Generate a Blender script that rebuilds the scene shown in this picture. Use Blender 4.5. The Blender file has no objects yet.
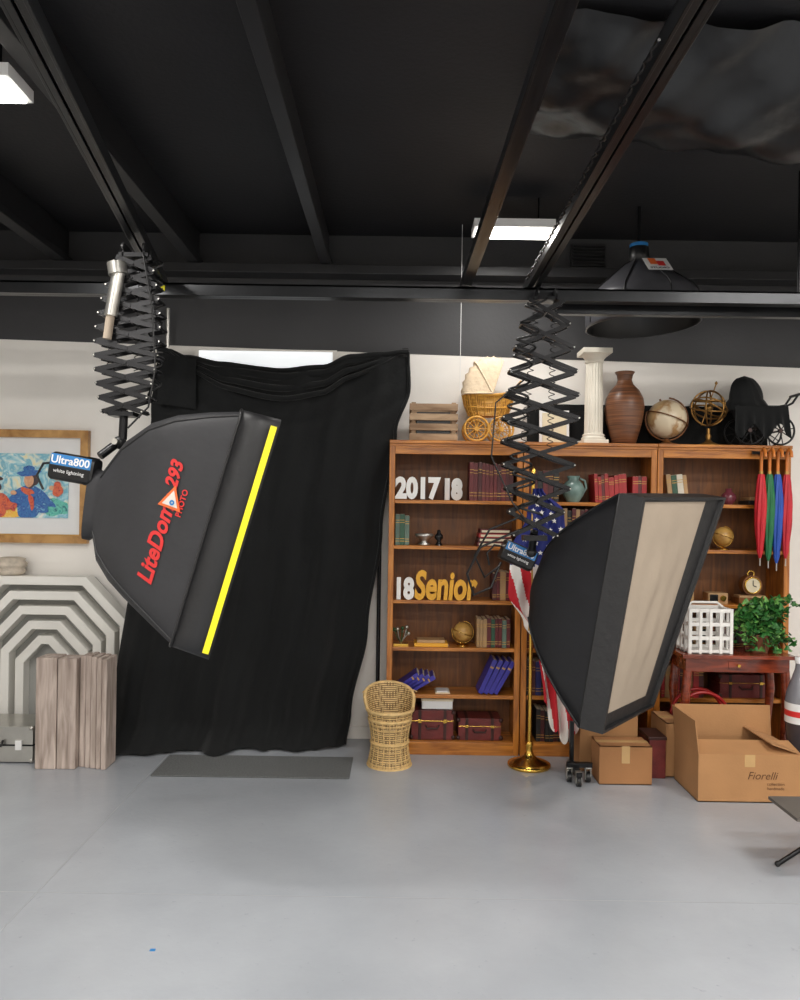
import bpy, bmesh, math, random
from mathutils import Vector, Matrix
random.seed(7)
C=bpy.context; S=C.scene
pi=math.pi
V=Vector
def lin(c):
    o=[]
    for x in c[:3]:
        x=x/255.0
        o.append(x/12.92 if x<=0.04045 else ((x+0.055)/1.055)**2.4)
    return tuple(o)+(1.0,)
# ------------------------------------------------------------------ materials
def base_mat(name):
    m=bpy.data.materials.new(name); m.use_nodes=True
    nt=m.node_tree; b=nt.nodes['Principled BSDF']
    return m,nt,b
def M(name,col,rough=.5,metal=0,var=.12,vs=6,bump=0,bs=80,emit=0,coat=0,sheen=0,spec=None,alpha=None):
    m,nt,b=base_mat(name)
    c=lin(col)
    tc=nt.nodes.new('ShaderNodeTexCoord')
    n=nt.nodes.new('ShaderNodeTexNoise'); n.inputs['Scale'].default_value=vs; n.inputs['Detail'].default_value=5
    nt.links.new(tc.outputs['Object'],n.inputs['Vector'])
    r=nt.nodes.new('ShaderNodeValToRGB')
    r.color_ramp.elements[0].position=.3; r.color_ramp.elements[1].position=.7
    r.color_ramp.elements[0].color=tuple(x*(1-var) for x in c[:3])+(1,)
    r.color_ramp.elements[1].color=tuple(min(1,x*(1+var)) for x in c[:3])+(1,)
    nt.links.new(n.outputs['Fac'],r.inputs['Fac']); nt.links.new(r.outputs['Color'],b.inputs['Base Color'])
    b.inputs['Roughness'].default_value=rough; b.inputs['Metallic'].default_value=metal
    if spec is not None: b.inputs['Specular IOR Level'].default_value=spec
    if coat: b.inputs['Coat Weight'].default_value=coat
    if sheen: b.inputs['Sheen Weight'].default_value=sheen
    if emit:
        b.inputs['Emission Color'].default_value=c; b.inputs['Emission Strength'].default_value=emit
    if bump:
        n2=nt.nodes.new('ShaderNodeTexNoise'); n2.inputs['Scale'].default_value=bs; n2.inputs['Detail'].default_value=3
        nt.links.new(tc.outputs['Object'],n2.inputs['Vector'])
        bp=nt.nodes.new('ShaderNodeBump'); bp.inputs['Strength'].default_value=bump; bp.inputs['Distance'].default_value=.01
        nt.links.new(n2.outputs['Fac'],bp.inputs['Height']); nt.links.new(bp.outputs['Normal'],b.inputs['Normal'])
    return m
def wood(name,c1,c2,rough=.4,sc=(12,12,1.2),coat=0,bump=.15):
    m,nt,b=base_mat(name)
    tc=nt.nodes.new('ShaderNodeTexCoord'); mp=nt.nodes.new('ShaderNodeMapping')
    mp.inputs['Scale'].default_value=sc
    n=nt.nodes.new('ShaderNodeTexNoise'); n.inputs['Scale'].default_value=3; n.inputs['Detail'].default_value=8; n.inputs['Distortion'].default_value=.6
    r=nt.nodes.new('ShaderNodeValToRGB')
    r.color_ramp.elements[0].position=.32; r.color_ramp.elements[1].position=.68
    r.color_ramp.elements[0].color=lin(c1); r.color_ramp.elements[1].color=lin(c2)
    nt.links.new(tc.outputs['Object'],mp.inputs['Vector']); nt.links.new(mp.outputs['Vector'],n.inputs['Vector'])
    nt.links.new(n.outputs['Fac'],r.inputs['Fac']); nt.links.new(r.outputs['Color'],b.inputs['Base Color'])
    bp=nt.nodes.new('ShaderNodeBump'); bp.inputs['Strength'].default_value=bump; bp.inputs['Distance'].default_value=.004
    nt.links.new(n.outputs['Fac'],bp.inputs['Height']); nt.links.new(bp.outputs['Normal'],b.inputs['Normal'])
    b.inputs['Roughness'].default_value=rough
    if coat: b.inputs['Coat Weight'].default_value=coat
    return m
def wicker_mat(name,c1,c2,sc=90):
    m,nt,b=base_mat(name)
    tc=nt.nodes.new('ShaderNodeTexCoord')
    outs=[]
    for d in ('Z','X','Y'):
        w=nt.nodes.new('ShaderNodeTexWave'); w.wave_type='BANDS'; w.bands_direction=d
        w.inputs['Scale'].default_value=sc/6.0 if d=='Z' else sc/9.0; w.inputs['Distortion'].default_value=1.0
        nt.links.new(tc.outputs['Object'],w.inputs['Vector']); outs.append(w.outputs['Fac'])
    a=nt.nodes.new('ShaderNodeMath'); a.operation='MULTIPLY'
    a2=nt.nodes.new('ShaderNodeMath'); a2.operation='MAXIMUM'
    nt.links.new(outs[1],a2.inputs[0]); nt.links.new(outs[2],a2.inputs[1])
    nt.links.new(outs[0],a.inputs[0]); nt.links.new(a2.outputs[0],a.inputs[1])
    r=nt.nodes.new('ShaderNodeValToRGB'); r.color_ramp.elements[0].position=.05; r.color_ramp.elements[1].position=.6
    r.color_ramp.elements[0].color=lin(c1); r.color_ramp.elements[1].color=lin(c2)
    nt.links.new(a.outputs[0],r.inputs['Fac']); nt.links.new(r.outputs['Color'],b.inputs['Base Color'])
    bp=nt.nodes.new('ShaderNodeBump'); bp.inputs['Strength'].default_value=.7; bp.inputs['Distance'].default_value=.006
    nt.links.new(a.outputs[0],bp.inputs['Height']); nt.links.new(bp.outputs['Normal'],b.inputs['Normal'])
    b.inputs['Roughness'].default_value=.55
    return m
# ------------------------------------------------------------------ mesh builder
class B:
    def __init__(s,name): s.n=name; s.v=[]; s.f=[]; s.mi=[]; s.sm=[]; s.m=[]
    def idx(s,m):
        if m not in s.m: s.m.append(m)
        return s.m.index(m)
    def add(s,vs,fs,m,smooth=False):
        o=len(s.v); k=s.idx(m)
        s.v+= [V(p) for p in vs]
        for f in fs:
            s.f.append([i+o for i in f]); s.mi.append(k); s.sm.append(smooth)
    def box(s,x0,x1,y0,y1,z0,z1,m,R=None,piv=None):
        vs=[V((x,y,z)) for x in (x0,x1) for y in (y0,y1) for z in (z0,z1)]
        if R is not None:
            c=V(piv) if piv else V(((x0+x1)/2,(y0+y1)/2,(z0+z1)/2))
            vs=[c+R@(p-c) for p in vs]
        s.add(vs,[(0,1,3,2),(4,6,7,5),(0,4,5,1),(2,3,7,6),(0,2,6,4),(1,5,7,3)],m)
    def cyl(s,p0,p1,r0,m,r1=None,n=16,caps=True,smooth=True):
        p0=V(p0);p1=V(p1); r1=r0 if r1 is None else r1
        d=(p1-p0).normalized(); a=d.orthogonal().normalized(); b=d.cross(a)
        vs=[]
        for p,r in ((p0,r0),(p1,r1)):
            for i in range(n):
                t=2*pi*i/n; vs.append(p+a*(r*math.cos(t))+b*(r*math.sin(t)))
        s.add(vs,[(i,(i+1)%n,n+(i+1)%n,n+i) for i in range(n)],m,smooth)
        if caps: s.add(vs,[tuple(reversed(range(n))),tuple(range(n,2*n))],m)
    def bar(s,p0,p1,w,t,m,nrm=(0,1,0)):
        p0=V(p0);p1=V(p1); d=(p1-p0).normalized(); nn=V(nrm); sd=d.cross(nn).normalized(); nn=sd.cross(d).normalized()
        vs=[p+sd*(a*w/2)+nn*(b*t/2) for p in (p0,p1) for a in(-1,1) for b in (-1,1)]
        s.add(vs,[(0,1,3,2),(4,6,7,5),(0,4,5,1),(2,3,7,6),(0,2,6,4),(1,5,7,3)],m)
    def tube(s,pts,r,m,n=8,closed=False):
        pts=[V(p) for p in pts]; N=len(pts)
        if N<2: return
        rs=r if isinstance(r,(list,tuple)) else [r]*N
        T=[]
        for i in range(N):
            a=pts[(i-1)%N] if (closed or i>0) else pts[i]; b=pts[(i+1)%N] if (closed or i<N-1) else pts[i]
            T.append((b-a).normalized())
        u=T[0].orthogonal().normalized(); vs=[]
        for i in range(N):
            u=(u-T[i]*u.dot(T[i])).normalized(); w=T[i].cross(u)
            for j in range(n):
                t=2*pi*j/n; vs.append(pts[i]+u*(rs[i]*math.cos(t))+w*(rs[i]*math.sin(t)))
        fs=[]
        for i in range(N if closed else N-1):
            k=(i+1)%N
            for j in range(n): fs.append((i*n+j,i*n+(j+1)%n,k*n+(j+1)%n,k*n+j))
        s.add(vs,fs,m,True)
        if not closed: s.add(vs,[tuple(reversed(range(n))),tuple(range((N-1)*n,N*n))],m)
    def loft(s,rings,m,cap0=False,cap1=False,smooth=True,closed=True):
        n=len(rings[0]); vs=[p for r in rings for p in r]; fs=[]
        for i in range(len(rings)-1):
            for j in range(n if closed else n-1): fs.append((i*n+j,i*n+(j+1)%n,(i+1)*n+(j+1)%n,(i+1)*n+j))
        s.add(vs,fs,m,smooth)
        if cap0: s.add(rings[0],[tuple(reversed(range(n)))],m)
        if cap1: s.add(rings[-1],[tuple(range(n))],m)
    def lathe(s,prof,c,m,n=32,R=None,smooth=True,sq=1.0,caps=True):
        c=V(c); rings=[]
        for r,z in prof:
            ring=[]
            for i in range(n):
                t=2*pi*i/n; p=V((r*math.cos(t),r*math.sin(t)*sq,z))
                if R is not None: p=R@p
                ring.append(c+p)
            rings.append(ring)
        s.loft(rings,m,caps and prof[0][0]>.0005,caps and prof[-1][0]>.0005,smooth)
    def sph(s,c,r,m,n=20,sc=(1,1,1),R=None):
        c=V(c); rings=[]
        k=n//2
        for i in range(k+1):
            a=-pi/2+pi*i/k; ring=[]
            rr=max(math.cos(a),.002)
            for j in range(n):
                t=2*pi*j/n; p=V((r*rr*math.cos(t)*sc[0],r*rr*math.sin(t)*sc[1],r*math.sin(a)*sc[2]))
                if R is not None: p=R@p
                ring.append(c+p)
            rings.append(ring)
        s.loft(rings,m,True,True)
    def torus(s,c,R0,r,m,Rm=None,n=32,k=8,a0=0,a1=2*pi):
        c=V(c); full=abs(a1-a0-2*pi)<1e-4; pts=[]
        for i in range(n if full else n+1):
            t=a0+(a1-a0)*i/n; p=V((R0*math.cos(t),R0*math.sin(t),0))
            if Rm is not None: p=Rm@p
            pts.append(c+p)
        s.tube(pts,r,m,k,closed=full)
    def text(s,body,size,ext,fn,m,off=0.0,align='CENTER',shear=0):
        cu=bpy.data.curves.new('t','FONT'); cu.body=body; cu.size=size; cu.extrude=ext; cu.offset=off; cu.align_x=align; cu.shear=shear
        cu.resolution_u=4
        ob=bpy.data.objects.new('t',cu); S.collection.objects.link(ob); C.view_layer.update()
        dg=C.evaluated_depsgraph_get(); me=bpy.data.meshes.new_from_object(ob.evaluated_get(dg))
        s.add([fn(v.co.x,v.co.y,v.co.z) for v in me.vertices],[tuple(p.vertices) for p in me.polygons],m)
        bpy.data.objects.remove(ob); bpy.data.meshes.remove(me)
    def done(s,bevel=0,fixn=True,solid=0):
        lo=[min(p[i] for p in s.v) for i in range(3)]; hi=[max(p[i] for p in s.v) for i in range(3)]
        o=V(((lo[0]+hi[0])/2,(lo[1]+hi[1])/2,lo[2]))
        me=bpy.data.meshes.new(s.n); me.from_pydata([p-o for p in s.v],[],s.f)
        for m in s.m: me.materials.append(m)
        for i,p in enumerate(me.polygons): p.material_index=s.mi[i]; p.use_smooth=s.sm[i]
        me.update()
        if fixn:
            bm=bmesh.new(); bm.from_mesh(me); bmesh.ops.recalc_face_normals(bm,faces=bm.faces); bm.to_mesh(me); bm.free()
        ob=bpy.data.objects.new(s.n,me); ob.location=o; S.collection.objects.link(ob)
        if solid:
            md=ob.modifiers.new('s','SOLIDIFY'); md.thickness=solid
        if bevel:
            md=ob.modifiers.new('b','BEVEL'); md.width=bevel; md.segments=2; md.limit_method='ANGLE'; md.angle_limit=math.radians(50); md.harden_normals=False
        return ob
def Rx(a): return Matrix.Rotation(a,3,'X')
def Ry(a): return Matrix.Rotation(a,3,'Y')
def Rz(a): return Matrix.Rotation(a,3,'Z')
# ------------------------------------------------------------------ palette
m_white=M('white_paint',(236,232,226),.6,var=.04,vs=2,bump=.1,bs=120)
m_black_ceil=M('black_ceiling_paint',(28,28,31),.6,var=.25,vs=1.5,bump=.2,bs=40)
m_beam=M('black_beam_paint',(38,38,40),.45,var=.2,vs=3)
m_band=M('charcoal_wall_paint',(56,56,58),.6,var=.1,vs=2,bump=.1,bs=50)
m_blk=M('black_plastic',(22,22,23),.4,var=.2)
m_blkm=M('black_metal',(28,28,30),.3,metal=.5,var=.2)
m_rail=M('rail_black_metal',(44,45,47),.28,metal=.7,var=.2)
m_silver=M('brushed_silver',(190,188,182),.3,metal=.9,var=.1)
m_brass=M('polished_brass',(214,172,82),.24,metal=1,var=.1)
m_fab=M('black_nylon',(39,39,42),.6,var=.15,vs=5,bump=.55,bs=8)
m_fab2=M('black_nylon_lip',(27,27,29),.5,var=.15,vs=5,bump=.3,bs=20)
m_fab3=M('black_nylon_body',(24,25,29),.6,var=.2,vs=5,bump=.6,bs=9)
m_yel=M('yellow_trim',(235,222,30),.5,var=.04)
m_red=M('red_print',(205,40,40),.5,var=.05)
m_org=M('orange_print',(225,105,45),.5,var=.05)
m_pale=M('pale_print',(215,205,195),.5,var=.05)
m_blue=M('blue_label',(40,120,185),.4,var=.05)
m_wl=M('white_label',(225,225,225),.4,var=.03)
m_diff=M('diffuser_cloth',(166,152,136),.85,var=.05,vs=4,bump=.5,bs=9,spec=.2)
m_oak=wood('honey_oak',(138,76,20),(202,128,50),.35,coat=.2)
m_oakh=wood('honey_oak_rail',(142,80,22),(208,134,54),.35,sc=(1.2,12,12),coat=.2)
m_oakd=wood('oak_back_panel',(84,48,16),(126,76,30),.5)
m_velvet=M('black_velvet',(10,12,13),.8,var=.3,vs=4,bump=.25,bs=50,sheen=.16,spec=.25)
m_cream=M('page_cream',(220,208,180),.8)
m_gilt=M('gilt_band',(190,150,80),.4,metal=.5)
m_grey=M('reflector_charcoal',(66,66,70),.34,metal=.3,var=.1)
# ------------------------------------------------------------------ room shell
WY=5.55; CZ=3.62; XL=-4.2; XR=4.6; YB=-4.0
def plane_box(name,x0,x1,y0,y1,z0,z1,m):
    b=B(name); b.box(x0,x1,y0,y1,z0,z1,m); return b.done()
mf,nt,bs=base_mat('grey_epoxy_floor')
tc=nt.nodes.new('ShaderNodeTexCoord')
n1=nt.nodes.new('ShaderNodeTexNoise'); n1.inputs['Scale'].default_value=1.2; n1.inputs['Detail'].default_value=6
n2=nt.nodes.new('ShaderNodeTexNoise'); n2.inputs['Scale'].default_value=35; n2.inputs['Detail'].default_value=6
nt.links.new(tc.outputs['Object'],n1.inputs['Vector']); nt.links.new(tc.outputs['Object'],n2.inputs['Vector'])
r1=nt.nodes.new('ShaderNodeValToRGB'); r1.color_ramp.elements[0].position=.3; r1.color_ramp.elements[1].position=.7
r1.color_ramp.elements[0].color=lin((150,154,160)); r1.color_ramp.elements[1].color=lin((170,174,180))
nt.links.new(n1.outputs['Fac'],r1.inputs['Fac'])
r2=nt.nodes.new('ShaderNodeValToRGB'); r2.color_ramp.elements[0].position=.22; r2.color_ramp.elements[1].position=.32
r2.color_ramp.elements[0].color=(.85,.85,.85,1); r2.color_ramp.elements[1].color=(1,1,1,1)
nt.links.new(n2.outputs['Fac'],r2.inputs['Fac'])
mx=nt.nodes.new('ShaderNodeMix'); mx.data_type='RGBA'; mx.blend_type='MULTIPLY'; mx.inputs[0].default_value=1
nt.links.new(r1.outputs['Color'],mx.inputs[6]); nt.links.new(r2.outputs['Color'],mx.inputs[7]); nt.links.new(mx.outputs[2],bs.inputs['Base Color'])
rr=nt.nodes.new('ShaderNodeMapRange'); rr.inputs['To Min'].default_value=.14; rr.inputs['To Max'].default_value=.32
nt.links.new(n1.outputs['Fac'],rr.inputs['Value']); nt.links.new(rr.outputs['Result'],bs.inputs['Roughness'])
bp=nt.nodes.new('ShaderNodeBump'); bp.inputs['Strength'].default_value=.10; bp.inputs['Distance'].default_value=.01
nt.links.new(n2.outputs['Fac'],bp.inputs['Height']); nt.links.new(bp.outputs['Normal'],bs.inputs['Normal'])
m_seam=M('floor_joint',(150,153,158),.5,var=.08)
b=B('floor'); b.box(XL,XR,YB,WY,-.1,0,mf)
b.box(XL,XR,3.275,3.28,0,.0006,m_seam)
b.box(-1.522,-1.517,YB,WY,0,.0006,m_seam)
b.done()
b=B('ceiling'); b.box(XL,XR,YB,WY+.1,CZ,CZ+.1,m_black_ceil); b.done()
b=B('wall_back')
zl=2.865; zr=2.68
vs=[(XL,WY,0),(XR,WY,0),(XR,WY,zr),(XL,WY,zl),(XL,WY+.1,0),(XR,WY+.1,0),(XR,WY+.1,zr),(XL,WY+.1,zl)]
b.add(vs,[(0,1,2,3),(4,7,6,5),(0,4,5,1),(0,3,7,4),(1,5,6,2)],m_white)
vs=[(XL,WY-.004,zl),(XR,WY-.004,zr),(XR,WY-.004,CZ),(XL,WY-.004,CZ),(XL,WY+.1,zl),(XR,WY+.1,zr),(XR,WY+.1,CZ),(XL,WY+.1,CZ)]
b.add(vs,[(0,1,2,3),(4,7,6,5),(0,4,5,1),(3,2,6,7),(0,3,7,4),(1,5,6,2)],m_band)
b.done()
# glowing panel with trim, added to brighten the wall strip above the backdrop
m_glow=M('glow_panel_emissive',(236,240,242),.3,var=.02,emit=.75)
b=B('added_glow_panel')
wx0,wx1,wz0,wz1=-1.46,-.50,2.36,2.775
b.box(wx0,wx1,WY-.022,WY-.012,wz0,wz1,m_glow)
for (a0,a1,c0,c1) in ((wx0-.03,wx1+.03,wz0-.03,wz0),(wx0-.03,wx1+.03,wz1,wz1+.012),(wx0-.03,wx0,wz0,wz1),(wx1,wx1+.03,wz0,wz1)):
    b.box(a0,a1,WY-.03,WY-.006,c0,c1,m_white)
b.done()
plane_box('wall_left',XL-.1,XL,YB,WY,0,CZ,m_white)
plane_box('wall_right',XR,XR+.1,YB,WY,0,CZ,m_white)
plane_box('wall_front',XL,XR,YB-.1,YB,0,CZ,m_white)
b=B('baseboard_back'); b.box(-2.2,-.09,WY-.015,WY,0,.09,m_white); b.done(.003)
for i,(x,w) in enumerate([(-3.35,.09),(-2.42,.09),(-1.48,.08),(-.55,.07)]):
    b=B('ceiling_beam'); b.box(x-w/2,x+w/2,YB,WY-.02,3.37,3.42,m_beam); b.box(x-w/6,x+w/6,YB,WY-.02,3.42,CZ,m_beam)
    b.done(.004)
b=B('ceiling_beam'); b.box(XL,XR,WY-.16,WY-.01,3.30,3.365,m_beam); b.done(.004)
# ------------------------------------------------------------------ rails
def rail_bar(b,p0,p1,w=.075,h=.06):
    b.bar((p0[0],p0[1],p0[2]+h/2-.006),(p1[0],p1[1],p1[2]+h/2-.006),w,.012,m_rail,(0,0,1))
    d=(V(p1)-V(p0)).normalized(); sd=d.cross(V((0,0,1))).normalized()
    for s_ in (-1,1):
        o=sd*(s_*(w/2-.006))
        b.bar(V(p0)+o,V(p1)+o,.012,h,m_rail,(0,0,1))
        o2=sd*(s_*(w/2-.02)); o2.z=-h/2+.005
        b.bar(V(p0)+o2,V(p1)+o2,.026,.009,m_rail,(0,0,1))
b=B('lighting_rail'); rail_bar(b,(-1.42,4.52,2.955),(-.70,0.1,2.955)); b.bar((-1.47,4.3,2.99),(-1.47,4.5,3.0),.05,.07,m_blkm,(0,0,1)); b.done(.002)
b=B('lighting_rail'); rail_bar(b,(.74,4.52,2.955),(.735,0.1,2.955))
pts=[]
for i in range(110):
    t=i/109; y=4.3-2.2*t; pts.append((.685+.006*math.sin(i*2.1),y,2.945-.008*abs(math.sin(i*.55))))
b.tube(pts,.005,m_blk,6); b.done(.002)
b=B('lighting_rail'); rail_bar(b,(.36,4.52,2.96),(.43,0.1,2.96),.06,.05); b.done(.002)
b=B('lighting_cross_rail'); rail_bar(b,(XL+.02,4.4,2.885),(XR-.02,4.4,2.885),.07,.07)
for x in (-1.40,.74,.36):
    b.box(x-.05,x+.05,4.36,4.44,2.9215,2.924,m_blkm)
b.box(-1.385,-1.35,4.355,4.362,2.87,2.90,m_yel)
b.bar((.9,4.52,2.84),(XR-.02,4.52,2.84),.05,.06,m_rail,(0,0,1))
for x in (-3.6,3.4):
    b.bar((x,4.4,2.92),(x,4.4,CZ-.01),.03,.03,m_blkm)
b.done(.002)
for x,y in ((-.80,.6),(.735,.6)):
    b=B('rail_hanger_rod'); b.cyl((x,y,2.99),(x,y,CZ),.012,m_blkm,n=10); b.done()
# ------------------------------------------------------------------ pantographs
def spring(b,p0,p1,r,m,turns=14,w=.0025):
    p0=V(p0);p1=V(p1);d=p1-p0;L=d.length;d.normalize();a=d.orthogonal().normalized();c=d.cross(a)
    pts=[]
    N=turns*8
    for i in range(N+1):
        t=i/N; an=2*pi*turns*t; pts.append(p0+d*(L*t)+a*(r*math.cos(an))+c*(r*math.sin(an)))
    b.tube(pts,w,m,5)
def pantograph(x,y,ztop,zbot,n,w0,w1,xb=None,bw=.02):
    xb=x if xb is None else xb
    b=B('pantograph_light_hanger')
    b.box(x-.07,x+.07,y-.05,y+.05,ztop,ztop+.02,m_blkm)
    for sx in (-1,1):
        for sy in (-1,1): b.cyl((x+sx*.045,y+sy*.045,ztop+.045),(x+sx*.055,y+sy*.045,ztop+.045),.018,m_blk,n=12)
        b.box(x+sx*.05-.004,x+sx*.05+.004,y-.05,y+.05,ztop,ztop+.065,m_blkm)
    H=ztop-zbot; h=H/n
    for i in range(n):
        z1=ztop-i*h; z0=z1-h; zc=(z0+z1)/2
        ta=i/n; tb=(i+1)/n
        wa=w0+(w1-w0)*math.sin(ta*pi*.85+.15); wb=w0+(w1-w0)*math.sin(tb*pi*.85+.15)
        xa=x+(xb-x)*ta; xbb=x+(xb-x)*tb
        for yy,sg in ((y-.045,1),(y-.037,-1),(y+.045,1),(y+.037,-1)):
            b.bar((xa-sg*wa/2,yy,z1),(xbb+sg*wb/2,yy,z0),bw,.005,m_blkm)
        for sg in (-1,1):
            b.cyl((xbb+sg*wb/2,y-.052,z0),(xbb+sg*wb/2,y+.052,z0),.006,m_blkm,n=8)
            b.cyl((xbb+sg*wb/2,y-.054,z0),(xbb+sg*wb/2,y-.052,z0),.004,m_silver,n=8)
        b.cyl(((xa+xbb)/2,y-.052,zc),((xa+xbb)/2,y+.052,zc),.006,m_blkm,n=8)
    return b
b=pantograph(-1.29,3.72,2.84,2.10,11,.14,.31,-1.335,.022)
b.cyl((-1.35,3.65,2.76),(-1.385,3.65,2.55),.03,m_silver); b.cyl((-1.385,3.65,2.56),(-1.40,3.65,2.44),.02,m_diff)
b.cyl((-1.36,3.65,2.80),(-1.352,3.65,2.745),.045,m_silver)
for dx in (-.06,.05): spring(b,(-1.31+dx,3.72,2.78),(-1.34+dx*1.2,3.72,2.3),.016,m_blk)
b.cyl((-1.34,3.72,2.11),(-1.345,3.72,1.97),.02,m_blkm); b.box(-1.40,-1.28,3.67,3.77,2.08,2.10,m_blkm)
b.sph((-1.36,3.72,1.955),.032,m_blk); b.cyl((-1.36,3.65,1.955),(-1.36,3.79,1.955),.015,m_silver)
b.tube([(-1.345,3.72,1.97),(-1.39,3.7,1.93),(-1.43,3.66,1.885)],.02,m_blkm)
pts=[(-1.2+.03*math.sin(i*.9),3.74+.02*math.cos(i*.9),2.85-i*.014) for i in range(50)]
b.tube(pts,.006,m_blk,6)
b.tube([(-1.24,3.66,2.85),(-1.19,3.65,2.6),(-1.17,3.65,2.3),(-1.2,3.65,2.12),(-1.3,3.66,2.02)],.005,m_blk,6)
b.done()
b=pantograph(.80,4.32,2.83,1.52,10,.16,.42,.755,.022)
for dx in (-.05,.05): spring(b,(.80+dx,4.32,2.8),(.76+dx*1.5,4.32,2.0),.017,m_blk,24)
pts=[]
for i in range(220):
    t=i/219; a=t*2*pi*13; pts.append((.76-.10*math.sin(t*3)+.055*math.cos(a)-.02,4.24+.03*math.sin(a),2.83-1.2*t))
b.tube(pts,.007,m_blk,6)
b.tube([(.70,4.25,2.4),(.52,4.25,2.25),(.50,4.25,1.95),(.62,4.25,1.7),(.70,4.25,1.6)],.005,m_blk,6)
b.tube([(.66,4.25,1.55),(.45,4.28,1.45),(.38,4.3,1.30),(.42,4.32,1.18),(.52,4.35,1.22),(.58,4.4,1.36)],.007,m_blk,6)
b.tube([(.66,4.25,1.62),(.50,4.28,1.55),(.42,4.3,1.40),(.48,4.32,1.28),(.57,4.38,1.34)],.006,m_blk,6)
b.cyl((.755,4.32,1.54),(.755,4.4,1.42),.022,m_blkm); b.box(.69,.82,4.27,4.37,1.49,1.52,m_blkm)
b.sph((.755,4.4,1.42),.03,m_blk)
b.done()
# ------------------------------------------------------------------ strobes
def strobe(c,d,L,r,up=V((0,0,1))):
    c=V(c); d=V(d).normalized(); sd=d.cross(up).normalized(); u=sd.cross(d)
    b=B('studio_strobe_light')
    def ring(t,rw,rh):
        out=[]
        for i in range(24):
            a=2*pi*i/24; ca=math.cos(a); sa=math.sin(a)
            out.append(c+d*t+sd*(rw*math.copysign(abs(ca)**.45,ca))+u*(rh*math.copysign(abs(sa)**.45,sa)))
        return out
    b.loft([ring(0,r*.9,r*.9),ring(.01,r,r),ring(L*.93,r,r),ring(L,r*.9,r*.9)],m_blk,True,True)
    for k in range(5):
        b.tube([p for p in ring(L*.80+.007*k,r*1.01,r*1.01)],.0012,m_blkm,4,closed=True)
    P=lambda x,y,z: c+d*(L*.45+x)+sd*(r*1.012+z)+u*y   # near face
    def quad(x0,x1,y0,y1,m,z=0.001):
        b.add([P(x0,y0,z),P(x1,y0,z),P(x1,y1,z),P(x0,y1,z)],[(0,1,2,3)],m)
    quad(-L*.42,L*.50,r*.08,r*.85,m_blue)
    b.text('Ultra800',r*.75,0,lambda x,y,z:P(x+.006,r*.22+y,.0025),m_wl,off=.001)
    quad(-L*.42,L*.50,-r*.75,r*.0,m_blkm)
    b.text('white lightning',r*.36,0,lambda x,y,z:P(x+.006,-r*.42+y,.0025),m_wl)
    for k in range(4): b.cyl(c-d*.008+sd*(r*(-.5+k*.33))+u*(r*.3),c+sd*(r*(-.5+k*.33))+u*(r*.3),.008,m_silver,n=10)
    b.tube([c+u*(r*.2)+d*.0,c-d*.05+u*.0,c-d*.07-u*.06,c-d*.03-u*.12],.006,m_blk,6)
    return b
b=strobe((-1.62,3.60,1.835),(1,.05,-.16),.20,.066); b.done()
b=strobe((.60,4.50,1.435),(1,.05,-.42),.20,.062); b.done()
# ------------------------------------------------------------------ softbox 1
def rect_ring(c,e1,e2,a,bb,p,n=64):
    out=[]
    for i in range(n):
        t=2*pi*(i+.5)/n; ct=math.cos(t); st=math.sin(t)
        out.append(V(c)+e1*(a*math.copysign(abs(ct)**p,ct))+e2*(bb*math.copysign(abs(st)**p,st)))
    return out
b=B('softbox_light')
Ye=V((-.27,.963,0)).normalized()
secs=[(-1.455,1.655,.165,.11,.7,6),(-1.42,1.655,.172,.115,.7,6),(-1.395,1.655,.160,.12,.7,8),(-1.31,1.67,.285,.20,.5,13),(-1.20,1.67,.375,.26,.36,15),(-1.09,1.65,.43,.31,.28,16),(-.95,1.605,.485,.35,.20,16),(-.825,1.56,.53,.38,.14,16)]
def frame1(s_):
    x,z,hh,hd,p,ti=s_; t=math.radians(ti); return V((x-.27*hd,3.65,z)),V((math.sin(t),0,math.cos(t)))
rings=[]
for s_ in secs:
    c,up=frame1(s_); rings.append(rect_ring(c,Ye,up,s_[3],s_[2],s_[4]))
b.loft(rings,m_fab,True,False)
c6,up6=frame1(secs[-1]); c7=V((-.655-.27*.39,3.65,1.512))
rA=rect_ring(c6,Ye,up6,.386,.537,.12); rB=rect_ring(c7,Ye,up6,.39,.545,.12); rC=rect_ring(c7,Ye,up6,.375,.53,.12)
ax=(c7-c6).normalized(); rD=[p-ax*.04 for p in rC]
b.loft([rings[-1],rA,rB,rC,rD],m_fab2,False,False)
b.add(rD,[tuple(range(64))],m_diff)
b.tube(rA,.006,m_blk,6,closed=True)
def nearP(f,g,o=.004):
    c=c6.lerp(c7,f); return c+up6*(g*.53)-Ye*(.388+o)
b.add([nearP(.78,-.965),nearP(.94,-.965),nearP(.94,.94),nearP(.78,.94)],[(0,1,2,3)],m_yel)
for su in (-1,1):
    for sy in (-1,1):
        pts=[]
        for s_ in secs[2:]:
            c,up=frame1(s_); q=2**(-s_[4]/2)
            pts.append(c+up*(su*s_[2]*q*1.0)+Ye*(sy*s_[3]*q*1.0))
        b.tube(pts,.006,m_fab2,6)
def surf1(x,v):
    for i in range(len(secs)-1):
        if secs[i][0]<=x<=secs[i+1][0]: break
    a,c_=secs[i],secs[i+1]; f=(x-a[0])/(c_[0]-a[0]); f=max(0,min(1,f))
    hh=a[2]+(c_[2]-a[2])*f; hd=a[3]+(c_[3]-a[3])*f; z=a[1]+(c_[1]-a[1])*f; p=a[4]+(c_[4]-a[4])*f; ti=math.radians(a[5]+(c_[5]-a[5])*f)
    r=min(.98,abs(v)/hh); st=r**(1/p); ct=math.sqrt(max(0,1-st*st)); y=hd*ct**p
    return V((x-.27*hd,3.65,z))+V((math.sin(ti),0,math.cos(ti)))*v-Ye*(y+.007)
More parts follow.
